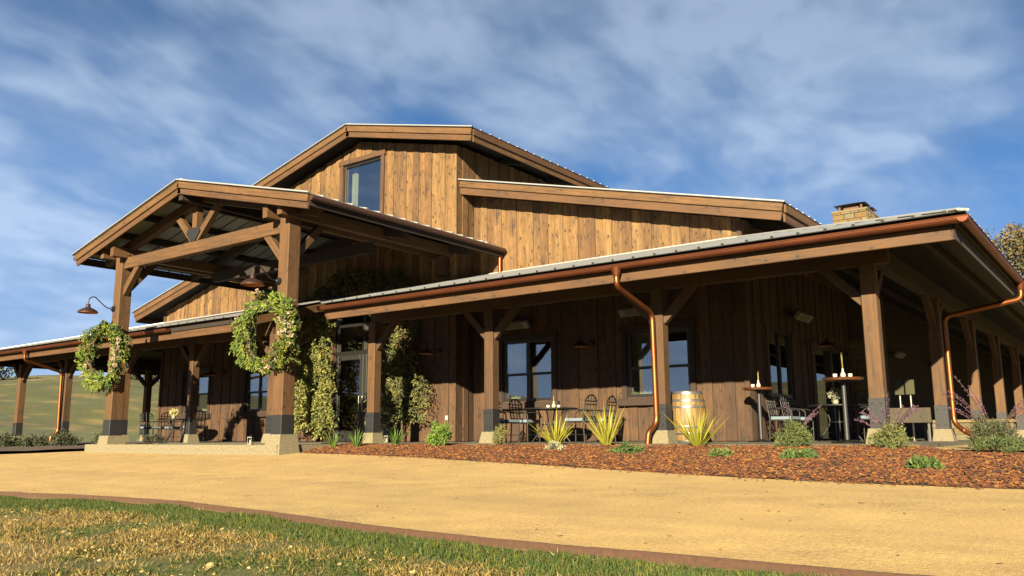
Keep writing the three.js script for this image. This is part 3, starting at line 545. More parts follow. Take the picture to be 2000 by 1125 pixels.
// downspouts
function downspout(pts, parentName = 'downspout', r = 0.05) {
  const g = pipe(pts, r, 0.13), d = part(parentName, g, M.copperBright);
  const f = new THREE.CylinderGeometry(0.105, r * 1.02, 0.17, 16); f.translate(pts[0].x, pts[0].y + 0.02, pts[0].z); mesh('outlet_funnel', f, M.copper, d);
  const low = pts.at(-3); const st = new THREE.CylinderGeometry(r + 0.006, r + 0.006, 0.05, 16); st.translate(low.x, lerp(low.y, pts.at(-4).y, 0.08), low.z); mesh('strap', st, M.copper, d);
  return d;
}
downspout([V(-5.5, 2.97, 0.0), V(-5.5, 2.74, 0.0), V(-5.53, 2.42, -1.36), V(-5.53, 0.36, -1.40), V(-5.6, 0.2, -1.2), V(-5.62, -0.1, -1.17)]);
downspout([V(0.0, 2.97, -6.2), V(0.0, 2.74, -6.2), V(-1.38, 2.5, -6.15), V(-1.38, 0.36, -6.15), V(-1.2, 0.2, -6.05), V(-1.05, 0.12, -6.0), V(-1.03, -0.1, -5.98)]);
downspout([V(-28.3, 2.97, 0.0), V(-28.3, 2.74, 0.0), V(-28.53, 2.42, -1.36), V(-28.53, 0.36, -1.40), V(-28.56, 0.2, -1.2), V(-28.56, -0.1, -1.17)]);
// ------------------------------------------------------------------ portico
{
  underShade = 0.8;  // painted shade on the undersides is much weaker under the portico
  const z = 1.87, er = -11.6, el = -21.5, ye = 5.1, yr = 6.31, py = (x) => yr - (yr - ye) / 4.95 * Math.abs(x - CX);
  const m = part('portico_roof', timber(V(CX, yr + 0.03, z), V(CX, yr + 0.03, BZ + 0.05), 0.3, 0.03), M.ridge);
  slope(m, er, ye, CX, yr, z + 0.01, BZ + 0.05, 0.41); slope(m, el, ye, CX, yr, z + 0.01, BZ + 0.05, 0.41);
  for (let zz = z - 0.4; zz > BZ + 0.2; zz -= 0.41) for (const x of [er, el]) mesh('panel_seam', timber(V(x, ye - 0.008, zz), V(CX, yr - 0.008, zz), 0.03, 0.014), M.rafter, m);
  // the roof that runs past the bay to the aisle wall
  const xs = (x) => py(x);
  mesh('roof_panel', panel((q, t) => V(lerp(er, BR + 0.05, t), xs(lerp(er, BR + 0.05, t)), q), V(0.24, 1, 0).normalize(), BZ + 0.05, AZ + 0.06), M.roof, m);
  rake(m, er - 0.05, ye + 0.01, CX, yr, z, M.fascia, M.fasciaB, 0.16, 0.15); rake(m, el + 0.05, ye + 0.01, CX, yr, z, M.fascia, M.fasciaB, 0.16, 0.15);
  for (const s of [1, -1]) { // eave boards with a small gutter
    const x = s > 0 ? er : el, zb = s > 0 ? AZ + 0.1 : AZ + 0.1;
    mesh('eave_board', timber(V(x - s * 0.09, ye - 0.13, z - 0.05), V(x - s * 0.09, ye - 0.13, zb), 0.05, 0.2), M.rafter, m);
    mesh('eave_gutter', timber(V(x + s * 0.005, ye - 0.07, z - 0.03), V(x + s * 0.005, ye - 0.07, zb), 0.11, 0.11, V(0, 1, 0), 0.03), M.gutterDark, m);
  }
  for (const k of [0.14, 0.38, 0.62, 0.86]) for (const s of [1, -1]) { const x = lerp(s > 0 ? er : el, CX, k), y = py(x) - 0.10; mesh('purlin', timber(V(x, y, z - 0.12), V(x, y, BZ + 0.1), 0.09, 0.16), M.rafter, m); }
  mesh('ridge_beam', timber(V(CX, yr - 0.28, z - 0.1), V(CX, yr - 0.28, BZ + 0.1), 0.16, 0.36), M.rafter, m);
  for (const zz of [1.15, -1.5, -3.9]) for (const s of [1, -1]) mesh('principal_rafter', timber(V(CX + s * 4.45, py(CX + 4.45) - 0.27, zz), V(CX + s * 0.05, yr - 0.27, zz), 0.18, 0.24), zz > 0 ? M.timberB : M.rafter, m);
  const PXR = -13.1, PXL = -20.1, PZ = 1.15;
  for (const x of [PXR, PXL]) {
    const w = 0.33, p = part('portico_post', box(x - w / 2, x + w / 2, 0.2, 5.15, PZ - w / 2, PZ + w / 2, 0.015), M.timber), q = w / 2 + 0.01, inw = x > CX ? -1 : 1;
    mesh('steel_boot', box(x - q, x + q, 0.19, 0.62, PZ - q, PZ + q, 0.004), M.steel, p);
    const pier = new THREE.CylinderGeometry(0.315, 0.40, 0.52, 4).toNonIndexed(); pier.rotateY(Math.PI / 4); pier.computeVertexNormals(); pier.translate(x, -0.05, PZ); mesh('concrete_pier', pier, M.concrete, p);
    mesh('knee_brace', timber(V(x + inw * 0.12, 3.98, PZ), V(x + inw * 0.78, 4.68, PZ), 0.15, 0.17), M.timber, p);
    mesh('knee_brace', timber(V(x, 4.1, PZ - 0.12), V(x, 4.95, PZ - 0.85), 0.15, 0.17), M.timberB, p);
    for (const o of [-0.25, 0.25]) mesh('plate_beam', timber(V(x + o, 5.05, 1.66 - (o > 0 ? 0 : 0.0)), V(x + o, 5.05, BZ + 0.1), 0.16, 0.27), M.timber, p);
    mesh('bolt', [-0.07, 0.07].flatMap((a) => [-0.06, 0.06].map((b) => { const g = new THREE.CylinderGeometry(0.02, 0.02, 0.03, 6); g.rotateZ(Math.PI / 2); g.translate(x + inw * 0.345, 5.05 + b, PZ + a); return g; })), M.steel, p);
    const rear = part('portico_post', box(x - 0.14, x + 0.14, 4.4, 4.93, BZ + 0.06, BZ + 0.3), M.timberB);
  }
  const tie = part('tie_beam', timber(V(PXL + 0.168, 4.79, PZ), V(PXR - 0.168, 4.79, PZ), 0.2, 0.3), M.timber);
  part('tie_beam', timber(V(PXL + 0.2, 4.79, -1.5), V(PXR - 0.2, 4.79, -1.5), 0.18, 0.28), M.rafter);
  const kx = CX - 0.2;
  part('king_post', box(kx - 0.09, kx + 0.09, 4.945, 6.0, PZ - 0.09, PZ + 0.09), M.timber);
  for (const s of [1, -1]) part('truss_strut', timber(V(kx + s * 0.1, 5.0, PZ + 0.004), V(kx + s * 0.98, 5.86, PZ + 0.004), 0.15, 0.17), M.timber);
  const pl = new THREE.Shape([[-0.1, 0], [0.1, 0], [0.3, 0.24], [0.18, 0.36], [0.08, 0.26], [0.08, 0.34], [-0.08, 0.34], [-0.08, 0.26], [-0.18, 0.36], [-0.3, 0.24]].map((p) => new THREE.Vector2(...p)));
  const pg = new THREE.ExtrudeGeometry(pl, { depth: 0.012, bevelEnabled: false }); pg.translate(kx, 4.95, PZ + 0.1); part('truss_plate', pg, M.steel);
  part('downspout', pipe([V(-11.72, 5.0, AZ + 0.16), V(-11.72, 4.38, AZ + 0.16)], 0.045), M.copperBright);
}
// ------------------------------------------------------------------ chimney
{
  const x0 = -5.34, x1 = -4.34, z0 = -13, z1 = -14.4, top = 6.76;
  const c = part('chimney', box(x0 + 0.05, x1 - 0.05, 0, top - 0.04, z1 + 0.05, z0 - 0.05), M.mortar), f = rng(5);
  const course = (put, a, b, y0, y1) => { let y = y0; while (y < y1 - 0.05) { const h = Math.min(y1 - y, rr(0.1, 0.2, f)); let s = a; while (s < b - 0.02) { let e = s + rr(0.2, 0.46, f); if (b - e < 0.12) e = b; put(s + 0.008, e - 0.008, y + 0.007, y + h - 0.007, rr(0, 0.03, f)); s = e; } y += h; } };
  const st = (g) => mesh('stone', g, M.stone[Math.floor(f() * M.stone.length)], c);
  for (const [a, b] of [[0.02, 2.9], [5.2, top]]) course((s, e, y, yy, o) => st(box(s, e, y, yy, z0 - 0.1, z0 + o, 0.014)), x0, x1, a, b);
  course((s, e, y, yy, o) => st(box(x1 - 0.1, x1 + o, y, yy, s, e, 0.014)), z1, z0 - 0.11, 5.4, top);
  mesh('cap_slab', box(x0 - 0.02, x1 + 0.02, top, top + 0.05, z1, z0 + 0.02), M.stone[2], c);
  for (const [hx0, hx1, hz0, hz1, y] of [[-5.2, -4.45, -13.62, -13.1, top + 0.06], [-4.85, -4.42, -14.3, -13.85, top + 0.05]]) {
    const g = []; for (const a of [hx0 + 0.06, hx1 - 0.06]) for (const b of [hz0 + 0.05, hz1 - 0.05]) g.push(box(a - 0.03, a + 0.03, y - 0.01, y + 0.16, b - 0.03, b + 0.03));
    g.push(box(hx0 + 0.15, hx1 - 0.15, y - 0.01, y + 0.13, hz0 + 0.1, hz1 - 0.1));
    const lid = new THREE.CylinderGeometry(0.12, 0.72, 0.09, 4).toNonIndexed(); lid.rotateY(Math.PI / 4); lid.computeVertexNormals(); lid.scale((hx1 - hx0 + 0.16), 1, (hz1 - hz0 + 0.16)); lid.translate((hx0 + hx1) / 2, y + 0.21, (hz0 + hz1) / 2);
    const cap = mesh('flue_hood', g, std({ color: lin(.10, .05, .035), metalness: 0.4, roughness: 0.5 }), c); mesh('hood_lid', lid, std({ color: lin(.05, .03, .035), metalness: 0.4, roughness: 0.5 }), c);
  }
}
// ------------------------------------------------------------------ foliage tools
class Leaves { // many small folded leaves and blades gathered into one geometry
  constructor(seed) { this.p = []; this.c = []; this.f = rng(seed); }
  leaf(c, dir, side, L, W, col) {
    const n = new THREE.Vector3().crossVectors(dir, side).normalize(), m = c.clone().addScaledVector(dir, L * 0.45);
    const a = c, t = c.clone().addScaledVector(dir, L).addScaledVector(n, -L * 0.12), l = m.clone().addScaledVector(side, W / 2).addScaledVector(n, W * 0.18), r = m.clone().addScaledVector(side, -W / 2).addScaledVector(n, W * 0.18);
    for (const v of [a, l, t, a, t, r]) { this.p.push(v.x, v.y, v.z); this.c.push(...col); }
  }
  rand() { const f = this.f; let v; do v = V(f() * 2 - 1, f() * 2 - 1, f() * 2 - 1); while (v.lengthSq() > 1 || v.lengthSq() < 0.01); return v.normalize(); }
  any(c, L, W, tone, bias = V(0, 0, 0)) {
    const d = this.rand().add(bias).normalize(), s = new THREE.Vector3().crossVectors(d, this.rand()).normalize(), k = rr(0.72, 1.25, this.f), h = rr(-0.12, 0.12, this.f), q = rr(0.75, 1.25, this.f);
    this.leaf(c, d, s, L * q, W * q, [tone[0] * k * (1 + h), tone[1] * k, tone[2] * k * (1 - h)]);
  }
  blade(base, dir, L, W, droop, tone, segs = 4) { // arching grass-like blade
    const f = this.f; let s = new THREE.Vector3().crossVectors(dir, V(0, 1, 0)); if (s.lengthSq() < 1e-4) s = V(1, 0, 0); s.normalize().applyAxisAngle(dir, rr(-0.7, 0.7, f));
    let p = base.clone(), d = dir.clone(), w = W; const k = rr(0.75, 1.2, f);
    for (let i = 0; i < segs; i++) {
      const q = p.clone().addScaledVector(d, L / segs), w2 = W * (1 - Math.pow((i + 1) / segs, 1.7)), b = 0.8 + 0.35 * (i / segs), col = [tone[0] * k * b, tone[1] * k * b, tone[2] * k * b];
      const A = p.clone().addScaledVector(s, w / 2), B = p.clone().addScaledVector(s, -w / 2), C = q.clone().addScaledVector(s, -w2 / 2), D = q.clone().addScaledVector(s, w2 / 2);
      for (const v of i === segs - 1 ? [A, B, q] : [A, B, C, A, C, D]) { this.p.push(v.x, v.y, v.z); this.c.push(...col); }
      p = q; w = w2; d = d.clone().add(V(0, -droop / segs, 0)).normalize();
    }
  }
  geo() { const g = new THREE.BufferGeometry(); g.setAttribute('position', new THREE.Float32BufferAttribute(this.p, 3)); g.setAttribute('color', new THREE.Float32BufferAttribute(this.c, 3)); g.computeVertexNormals(); return g; }
}
const mix3 = (a, b, t) => [lerp(a[0], b[0], t), lerp(a[1], b[1], t), lerp(a[2], b[2], t)];
M.stem = std({ color: lin(.06, .035, .018), roughness: 0.95 });

// ------------------------------------------------------------------ lamps
function gooseneck(name, label, pos, turn, group, sc = 1) { // wall plate at the origin, arm reaching out along +z
  const t = thing(name, label, 'wall lamp', pos, turn, group);
  const pl = new THREE.CylinderGeometry(0.075, 0.085, 0.04, 20); pl.rotateX(Math.PI / 2); pl.translate(0, 0, 0.02);
  const kn = new THREE.SphereGeometry(0.045, 16, 10); kn.translate(0, 0, 0.055);
  mesh('wall_plate', [pl.toNonIndexed(), kn.toNonIndexed()], M.iron, t);
  mesh('arm', tube([V(0, 0, 0.05), V(0, 0.02, 0.2), V(0, 0.16, 0.4), V(0, 0.26, 0.55), V(0, 0.2, 0.67), V(0, 0.04, 0.69)], 0.014, 40, 10), M.iron, t);
  const prof = [[0.018, 0.06], [0.05, 0.055], [0.055, -0.02], [0.075, -0.045], [0.15, -0.075], [0.225, -0.125], [0.25, -0.165], [0.252, -0.175]].map((p) => new THREE.Vector2(...p));
  const sh = new THREE.LatheGeometry(prof, 40); sh.translate(0, 0, 0.69);
  mesh('lamp_shade', sh, M.shade, t);
  const inn = new THREE.LatheGeometry(prof.slice(2).map((p) => new THREE.Vector2(p.x - 0.004, p.y - 0.004)), 40); inn.translate(0, 0, 0.69); mesh('shade_lining', inn, M.lining, t);
  const bulb = new THREE.SphereGeometry(0.04, 16, 12); bulb.translate(0, -0.1, 0.69); mesh('bulb', bulb, M.white, t);
  t.scale.setScalar(sc); return t;
}
M.shade = std({ color: lin(.035, .018, .016), metalness: 0.3, roughness: 0.45, side: THREE.DoubleSide });
M.lining = std({ color: lin(.34, .12, .045), metalness: 0.3, roughness: 0.5, side: THREE.DoubleSide });
const lamp0 = gooseneck('barn_lamp', 'dark gooseneck barn lamp high on the portico post beside the entrance', [-13.2, 3.52, 1.316], 0, 'gooseneck lamps on posts and walls');
dup(lamp0, 'gooseneck barn lamp against the sky on the outermost left portico post', [-20.18, 3.56, 1.316], 0, 'gooseneck lamps on posts and walls');
for (const [l, p, r] of [['small barn lamp on shaded porch wall between the two windows', [-8.95, 2.38, AZ + 0.05], 0], ['small barn lamp on the wall right of the right hand vine', [-13.25, 2.42, BZ + 0.05], 0], ['small barn lamp above the left porch dining set', [-24.0, 2.4, AZ + 0.05], 0], ['small barn lamp on the side wall above the cushioned chairs', [AR + 0.05, 2.45, -8.7], Math.PI / 2]]) {
  const d = dup(lamp0, l, p, r, 'gooseneck lamps on posts and walls'); d.scale.setScalar(0.8);
}
part('outlet_box', box(-12.98, -12.9, 0.5, 0.62, BZ + 0.045, BZ + 0.09), std({ color: lin(.3, .28, .25), roughness: 0.6 })).position.set(-0.05, 0.06, 0);

// ------------------------------------------------------------------ infrared heaters
function heater(label, pos, turn, tilt, L = 1.05) {
  const t = thing('patio_heater', label, 'heater', pos, turn, 'infrared heaters under the porch');
  const ro = (g) => { g.rotateX(tilt); return g; };
  mesh('housing', ro(box(-L / 2, L / 2, -0.1, 0.1, -0.1, 0.0, 0.01)), M.heater, t);
  mesh('grille', ro(box(-L / 2 + 0.17, L / 2 - 0.17, -0.075, 0.075, 0.001, 0.012, 0.003)), M.heaterGrid, t);
  for (let k = 0; k < 5; k++) mesh('grille_bar', ro(box(-L / 2 + 0.18, L / 2 - 0.18, -0.062 + k * 0.03, -0.056 + k * 0.03, 0.012, 0.02, 0.001)), M.heater, t);
  for (const s of [-1, 1]) mesh('bracket', rod(V(s * L * 0.4, 0, -0.05), V(s * L * 0.4, 0.12, -0.36), 0.014), M.iron, t);
  return t;
}
heater('long pale heater bar above the left of the two porch windows', [-11.2, 2.93, AZ + 0.36], 0, 0.75);
heater('long pale heater bar above the window behind the barrel post', [-7.45, 2.97, AZ + 0.36], 0, 0.75, 1.15);
heater('tilted grey heater on the side wall near the building corner', [AR + 0.36, 2.95, -7.9], Math.PI / 2, 0.75, 0.95);
heater('small heater with square pale frame left of the downspout post', [-4.7, 2.72, -17.6], Math.PI / 2, 0.75, 0.9);
heater('small heater with square pale frame right of the downspout post', [-4.7, 2.72, -24.2], Math.PI / 2, 0.75, 0.9);

// ------------------------------------------------------------------ wreaths
function wreath(label, pos, seed, flip) {
  const t = thing('pine_wreath', label, 'wreath', pos, 0, 'big evergreen wreaths on the portico posts');
  const L = new Leaves(seed), f = L.f, tones = [[.075, .125, .008], [.11, .16, .010], [.04, .075, .008], [.15, .18, .014]];
  const rx = 0.8, ry = 0.70;
  for (let i = 0; i < 520; i++) {
    const a = f() * Math.PI * 2, lump = 0.55 + 0.8 * (0.5 + 0.5 * Math.sin(a * 5 + seed) * Math.sin(a * 2 + seed * 2)), rad = rr(-0.16, 0.17, f) * lump, ca = Math.cos(a), sa = Math.sin(a);
    const base = V(ca * (rx + rad), sa * (ry + rad), rr(-0.17, 0.17, f) * lump), dir = V(-sa * flip + ca * rr(-0.5, 1.0, f), ca * flip + sa * rr(-0.5, 0.9, f) - 0.35, rr(-0.3, 0.75, f)).normalize();
    const deep = base.z < -0.03 ? 0.45 : 0.8 + 0.4 * f(), tone = tones[Math.floor(f() * 4)], len = rr(0.12, 0.26, f);  // sprigs at the back coloured darker, painting in the inner shade
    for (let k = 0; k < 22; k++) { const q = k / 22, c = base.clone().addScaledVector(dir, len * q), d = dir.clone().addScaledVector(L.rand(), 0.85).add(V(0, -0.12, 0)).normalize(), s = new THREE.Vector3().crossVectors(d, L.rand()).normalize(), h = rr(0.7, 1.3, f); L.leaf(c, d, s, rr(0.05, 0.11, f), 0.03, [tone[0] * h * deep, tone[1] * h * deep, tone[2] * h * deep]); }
  }
  mesh('greenery', L.geo(), M.leaf, t);
  const ring = new THREE.TorusGeometry(0.74, 0.05, 8, 60); ring.scale(1, ry / rx, 1); mesh('ring', ring, M.stem, t);
  const B = new Leaves(seed + 5), g = B.f;
  for (let i = 0; i < 40; i++) { const a = i < 30 ? rr(-0.7, 0.5, g) : g() * 6.28, r = rr(-0.15, 0.2, g), c = V(Math.cos(a) * (rx + r), Math.sin(a) * (ry + r), rr(0.05, 0.2, g)); for (let k = 0; k < 16; k++) B.any(c.clone().addScaledVector(B.rand(), 0.035), 0.05, 0.038, [.30, .235, .17]); }
  mesh('dried_blossom', B.geo(), M.leaf, t);
  const W = new Leaves(seed + 9); for (let i = 0; i < 26; i++) { const a = rr(2.2, 4.2, W.f), c = V(Math.cos(a) * 0.72, Math.sin(a) * 0.6, 0.12); W.blade(c, V(-Math.cos(a) + rr(-.6, .6, W.f), rr(-.8, .8, W.f), rr(-.1, .4, W.f)).normalize(), rr(0.2, 0.42, W.f), 0.012, 0.6, [.19, .14, .10], 4); }
  mesh('bare_twig', W.geo(), M.leaf, t);
  return t;
}
wreath('big evergreen wreath with pale blossom on the post beside the entrance', [-13.42, 2.42, 1.42], 3, 1);
wreath('big evergreen wreath on the outermost left portico post below its lamp', [-20.3, 2.33, 1.42], 8, -1);

// ------------------------------------------------------------------ climbing vines by the door
function vine(label, seed, spots, n, tone1, tone2, size = 0.085) {
  const t = thing('climbing_vine', label, 'vine'), L = new Leaves(seed), f = L.f;
  const total = spots.reduce((a, s) => a + s[3] * s[4], 0);
  for (const [x, y, z, w, h] of spots) {
    const clumps = Math.max(3, Math.round(w * h * 26)), C = [];
    for (let k = 0; k < clumps; k++) { const a = f() * 6.28, r = Math.sqrt(f()); C.push([x + Math.cos(a) * r * w / 2, y + Math.sin(a) * r * h / 2, z + rr(-0.12, 0.2, f), rr(0.09, 0.22, f), f()]); }
    const m = Math.round(n * w * h / total);
    for (let k = 0; k < m; k++) { const c = C[Math.floor(f() * clumps)], p = V(c[0], c[1], c[2]).addScaledVector(L.rand(), c[3] * Math.cbrt(f())); L.any(p, size, size * 0.55, mix3(tone1, tone2, Math.min(1, Math.max(0, c[4] + rr(-.25, .25, f)))), V(0, -0.7, 0.25)); }
  }
  for (let k = 0; k < total * 9; k++) { const q = spots[Math.floor(f() * spots.length)], a = f() * 6.28; let p = V(q[0] + Math.cos(a) * q[3] * 0.5, q[1] + Math.sin(a) * q[4] * 0.5, q[2] + 0.1), d = V(Math.cos(a) * 0.8, 0.3 * f(), rr(0, 0.5, f)).normalize(); const tt = mix3(tone1, tone2, f()); for (let i = 0; i < 9; i++) { p = p.clone().addScaledVector(d, 0.055); d.add(V(rr(-.15, .15, f), -0.16, rr(-.1, .1, f))).normalize(); L.any(p, size, size * 0.5, tt, V(0, -0.8, 0.2)); L.any(p, size * 0.8, size * 0.4, tt, V(0, -0.5, 0.2)); } }
  mesh('foliage', L.geo(), M.leaf, t);
  return t;
}
const lv = vine('yellow green climbing vine left of the glazed entrance doors', 21, [[-18.0, 1.5, -3.70, 1.5, 2.3], [-18.05, 2.5, -3.74, 1.3, 1.7], [-17.6, 1.5, -3.60, 1.0, 2.0], [-17.85, 3.3, -3.8, 0.8, 1.3], [-17.3, 0.8, -3.55, 0.7, 1.2], [-18.35, 1.0, -3.5, 0.9, 1.3], [-17.7, 2.3, -3.5, 0.8, 0.9]], 9500, [.05, .068, .010], [.19, .185, .038], 0.09);
mesh('stem', [rod(V(-18.1, 0, -3.85), V(-17.95, 1.6, -3.8), 0.025), rod(V(-17.95, 1.6, -3.8), V(-17.8, 3.4, -3.86), 0.02), rod(V(-17.7, 0, -3.85), V(-17.6, 1.9, -3.78), 0.02)], M.stem, lv);
const rv = vine('olive climbing vine right of the entrance behind the slim porch post', 33, [[-14.4, 2.6, -3.75, 1.0, 1.6], [-14.5, 1.6, -3.72, 1.3, 1.9], [-14.1, 1.3, -3.68, 1.3, 1.4], [-14.6, 0.75, -3.72, 0.9, 1.0], [-13.75, 0.95, -3.66, 0.7, 0.8], [-14.4, 1.8, -3.72, 0.9, 2.4]], 7500, [.028, .038, .008], [.12, .12, .028], 0.075);
mesh('stem', [rod(V(-14.4, 0, -3.85), V(-14.45, 1.7, -3.8), 0.03), rod(V(-14.45, 1.7, -3.8), V(-14.2, 3.1, -3.86), 0.022), rod(V(-14.1, 0, -3.85), V(-13.9, 1.2, -3.75), 0.02)], M.stem, rv);
const gv = vine('dark leafy garland arching over the entrance under the portico roof', 41, [[-18.0, 4.1, -3.86, 0.9, 0.8], [-17.2, 4.5, -3.86, 1.2, 0.7], [-16.2, 4.6, -3.86, 1.2, 0.6], [-15.2, 4.5, -3.86, 1.2, 0.6], [-14.5, 4.2, -3.86, 0.8, 0.7]], 2600, [.035, .045, .014], [.07, .075, .022], 0.1);

// ------------------------------------------------------------------ furniture
function chair0(label) { // faces +z
  const t = thing('iron_chair', label, 'chair', [0, 0, 0], 0);
  const r = 0.0155, w = 0.24, d = 0.23;
  for (const [x, z] of [[-w, d], [w, d]]) mesh('leg', [rod(V(x, 0, z), V(x, 0.62, z), r)], M.iron, t);
  for (const x of [-w, w]) mesh('leg', [rod(V(x, 0, -d - 0.03), V(x, 0.46, -d), r)], M.iron, t);
  const pt = (x, y) => V(x, y, -d - (y - 0.46) * 0.16), b = [];
  for (const x of [-w, w]) b.push(rod(pt(x, 0.46), pt(x, 0.86), r));
  b.push(new THREE.TubeGeometry(new THREE.CatmullRomCurve3([pt(-w, 0.86), pt(-w * 0.8, 0.93), pt(-w * 0.4, 0.985), pt(0, 1.0), pt(w * 0.4, 0.985), pt(w * 0.8, 0.93), pt(w, 0.86)]), 24, r, 7).toNonIndexed());
  for (const x of [-0.12, 0, 0.12]) b.push(rod(pt(x, 0.5), pt(x, x ? 0.965 : 1.0), 0.0115));
  for (const y of [0.54, 0.68, 0.8, 0.87]) b.push(rod(pt(-w, y), pt(w, y), 0.0125));
  for (const x of [-w, w]) { const k = new THREE.SphereGeometry(0.022, 10, 8); const q = pt(x, 0.88); k.translate(q.x, q.y, q.z); b.push(k.toNonIndexed()); }
  mesh('backrest', b, M.iron, t);
  for (const x of [-w, w]) mesh('armrest', tube([pt(x, 0.68), V(x * 1.06, 0.69, -0.05), V(x * 1.06, 0.675, 0.15), V(x, 0.62, d)], 0.014, 20, 7), M.iron, t);
  mesh('seat_frame', [box(-w, w, 0.43, 0.455, d - 0.012, d + 0.012), box(-w, w, 0.43, 0.455, -d - 0.012, -d + 0.012), box(-w - 0.012, -w + 0.012, 0.43, 0.454, -d, d), box(w - 0.012, w + 0.012, 0.43, 0.454, -d, d), box(-w, w, 0.436, 0.448, -d, d, 0.002)], M.iron, t);
  mesh('stretcher', [rod(V(-w, 0.17, -d), V(-w, 0.17, d), 0.008), rod(V(w, 0.17, -d), V(w, 0.17, d), 0.008), rod(V(-w, 0.17, 0), V(w, 0.17, 0), 0.008)], M.iron, t);
  const c = box(-w + 0.005, w - 0.005, 0.457, 0.515, -d + 0.01, d + 0.01, 0.02); mesh('seat_cushion', c, M.cushion, t);
  return t;
}
const CH = 'wrought iron chairs with blue cushions';
const ch = chair0('iron chair with its back to camera, leftmost at the table under the left porch window');
ch.userData.group = CH;
let chPlaced = false;
function seatAt(label, x, z, tx, tz, dr = 0) {
  const turn = Math.atan2(tx - x, tz - z) + dr;
  if (!chPlaced) { ch.position.set(x, 0, z); ch.rotation.y = turn; ch.userData.label = label; chPlaced = true; return; }
  dup(ch, label, [x, 0, z], turn, CH);
}
function ironTable(label, x, z, r) {
  const t = thing('iron_table', label, 'table', [x, 0, z], 0.3);
  const top = new THREE.CylinderGeometry(r, r, 0.025, 40); top.translate(0, 0.745, 0); mesh('tabletop', top, M.iron, t);
  const rim = new THREE.TorusGeometry(r, 0.018, 8, 48); rim.rotateX(Math.PI / 2); rim.translate(0, 0.74, 0); mesh('rim', rim, M.iron, t);
  for (let k = 0; k < 4; k++) { const a = k * Math.PI / 2, c = Math.cos(a), s = Math.sin(a); mesh('leg', tube([V(c * r * 0.5, 0.73, s * r * 0.5), V(c * r * 0.32, 0.4, s * r * 0.32), V(c * r * 0.75, 0.0, s * r * 0.75)], 0.016, 18, 8), M.iron, t); }
  const low = new THREE.TorusGeometry(r * 0.34, 0.01, 6, 24); low.rotateX(Math.PI / 2); low.translate(0, 0.4, 0); mesh('brace_ring', low, M.iron, t); return t;
}
ironTable('round black iron dining table under the left of the two porch windows', -8.95, -2.95, 0.6);
seatAt('iron chair left front of the middle dining set, its grid back towards the post', -9.95, -2.55, -8.9, -2.55);
seatAt('iron chair left rear of the middle dining set, under the window', -9.9, -3.3, -8.9, -3.3);
seatAt('iron chair facing left with arched back, right front of the middle dining set', -7.98, -2.6, -8.9, -2.65, 0.1);
seatAt('iron chair nearest the wall, right rear of the middle dining set', -7.98, -3.45, -8.9, -3.35);
ironTable('round black iron table on the left porch behind the stone footed post', -24.25, -3.25, 0.6);
seatAt('leftmost iron chair on the far left porch, seen against the green hill', -25.25, -2.9, -24.2, -2.9);
seatAt('second iron chair on the left porch, between hill and table', -25.2, -3.65, -24.2, -3.65);
seatAt('iron chair right of the left porch table, just behind the wooden post', -23.2, -3.2, -24.2, -3.25);
ironTable('shaded black iron table on the side porch holding a vase of white flowers', -3.45, -5.6, 0.58);
seatAt('iron chair with bright cushion on the side porch left of the tall bar table', -4.3, -4.75, -3.3, -4.75);
seatAt('iron chair with bright cushion on the side porch, between bar table and corner post', -2.72, -5.3, -3.5, -5.3);
seatAt('shaded iron chair at the far side of the side porch table', -4.35, -5.75, -3.3, -5.75);
// vases of flowers on tables
function flowers(label, x, y, z, tone, seed) {
  const t = thing('flower_vase', label, 'vase', [x, y, z]);
  mesh('vase', new THREE.LatheGeometry([[0.001, 0], [0.055, 0], [0.065, 0.05], [0.055, 0.12], [0.06, 0.13]].map((p) => new THREE.Vector2(...p)), 20), M.white, t);
  const L = new Leaves(seed); for (let k = 0; k < 260; k++) L.any(V(0, 0.22, 0).addScaledVector(L.rand(), 0.115), 0.05, 0.035, tone); for (let k = 0; k < 40; k++) L.any(V(0, 0.14, 0).addScaledVector(L.rand(), 0.07), 0.07, 0.03, [.05, .08, .015]);
  mesh('flowers', L.geo(), M.leaf, t); return t;
}
flowers('pale yellow flower bunch in a white pot on the left porch table', -24.3, 0.76, -3.15, [.42, .40, .17], 4);
flowers('white flowers in a small vase on the shaded side porch table', -3.5, 0.76, -5.6, [.16, .16, .11], 6);
// tall bar tables
function barTable(label, x, z, h, r) {
  const t = thing('bar_table', label, 'table', [x, 0, z], 0, 'tall round bar tables on the right porch');
  const top = new THREE.CylinderGeometry(r, r - 0.012, 0.045, 48); top.translate(0, h - 0.0225, 0); mesh('tabletop', top, M.tableTop, t);
  mesh('pedestal', cyl(0.042, 0.038, h - 0.08, 0, 0.03, 0, 20), M.steel, t);
  mesh('top_plate', cyl(0.06, 0.15, 0.03, 0, h - 0.077, 0, 24), M.steel, t);
  mesh('base', new THREE.LatheGeometry([[0.0, 0], [r * 0.8, 0], [r * 0.8, 0.015], [0.09, 0.035], [0.045, 0.06]].map((p) => new THREE.Vector2(...p)), 36), M.iron, t); return t;
}
barTable('tall round bar table left of the corner post with reddish top', -2.4, -2.3, 1.11, 0.335);
barTable('tall round bar table close to the wall corner, casting a shadow on boards', -4.62, -4.2, 1.1, 0.31);
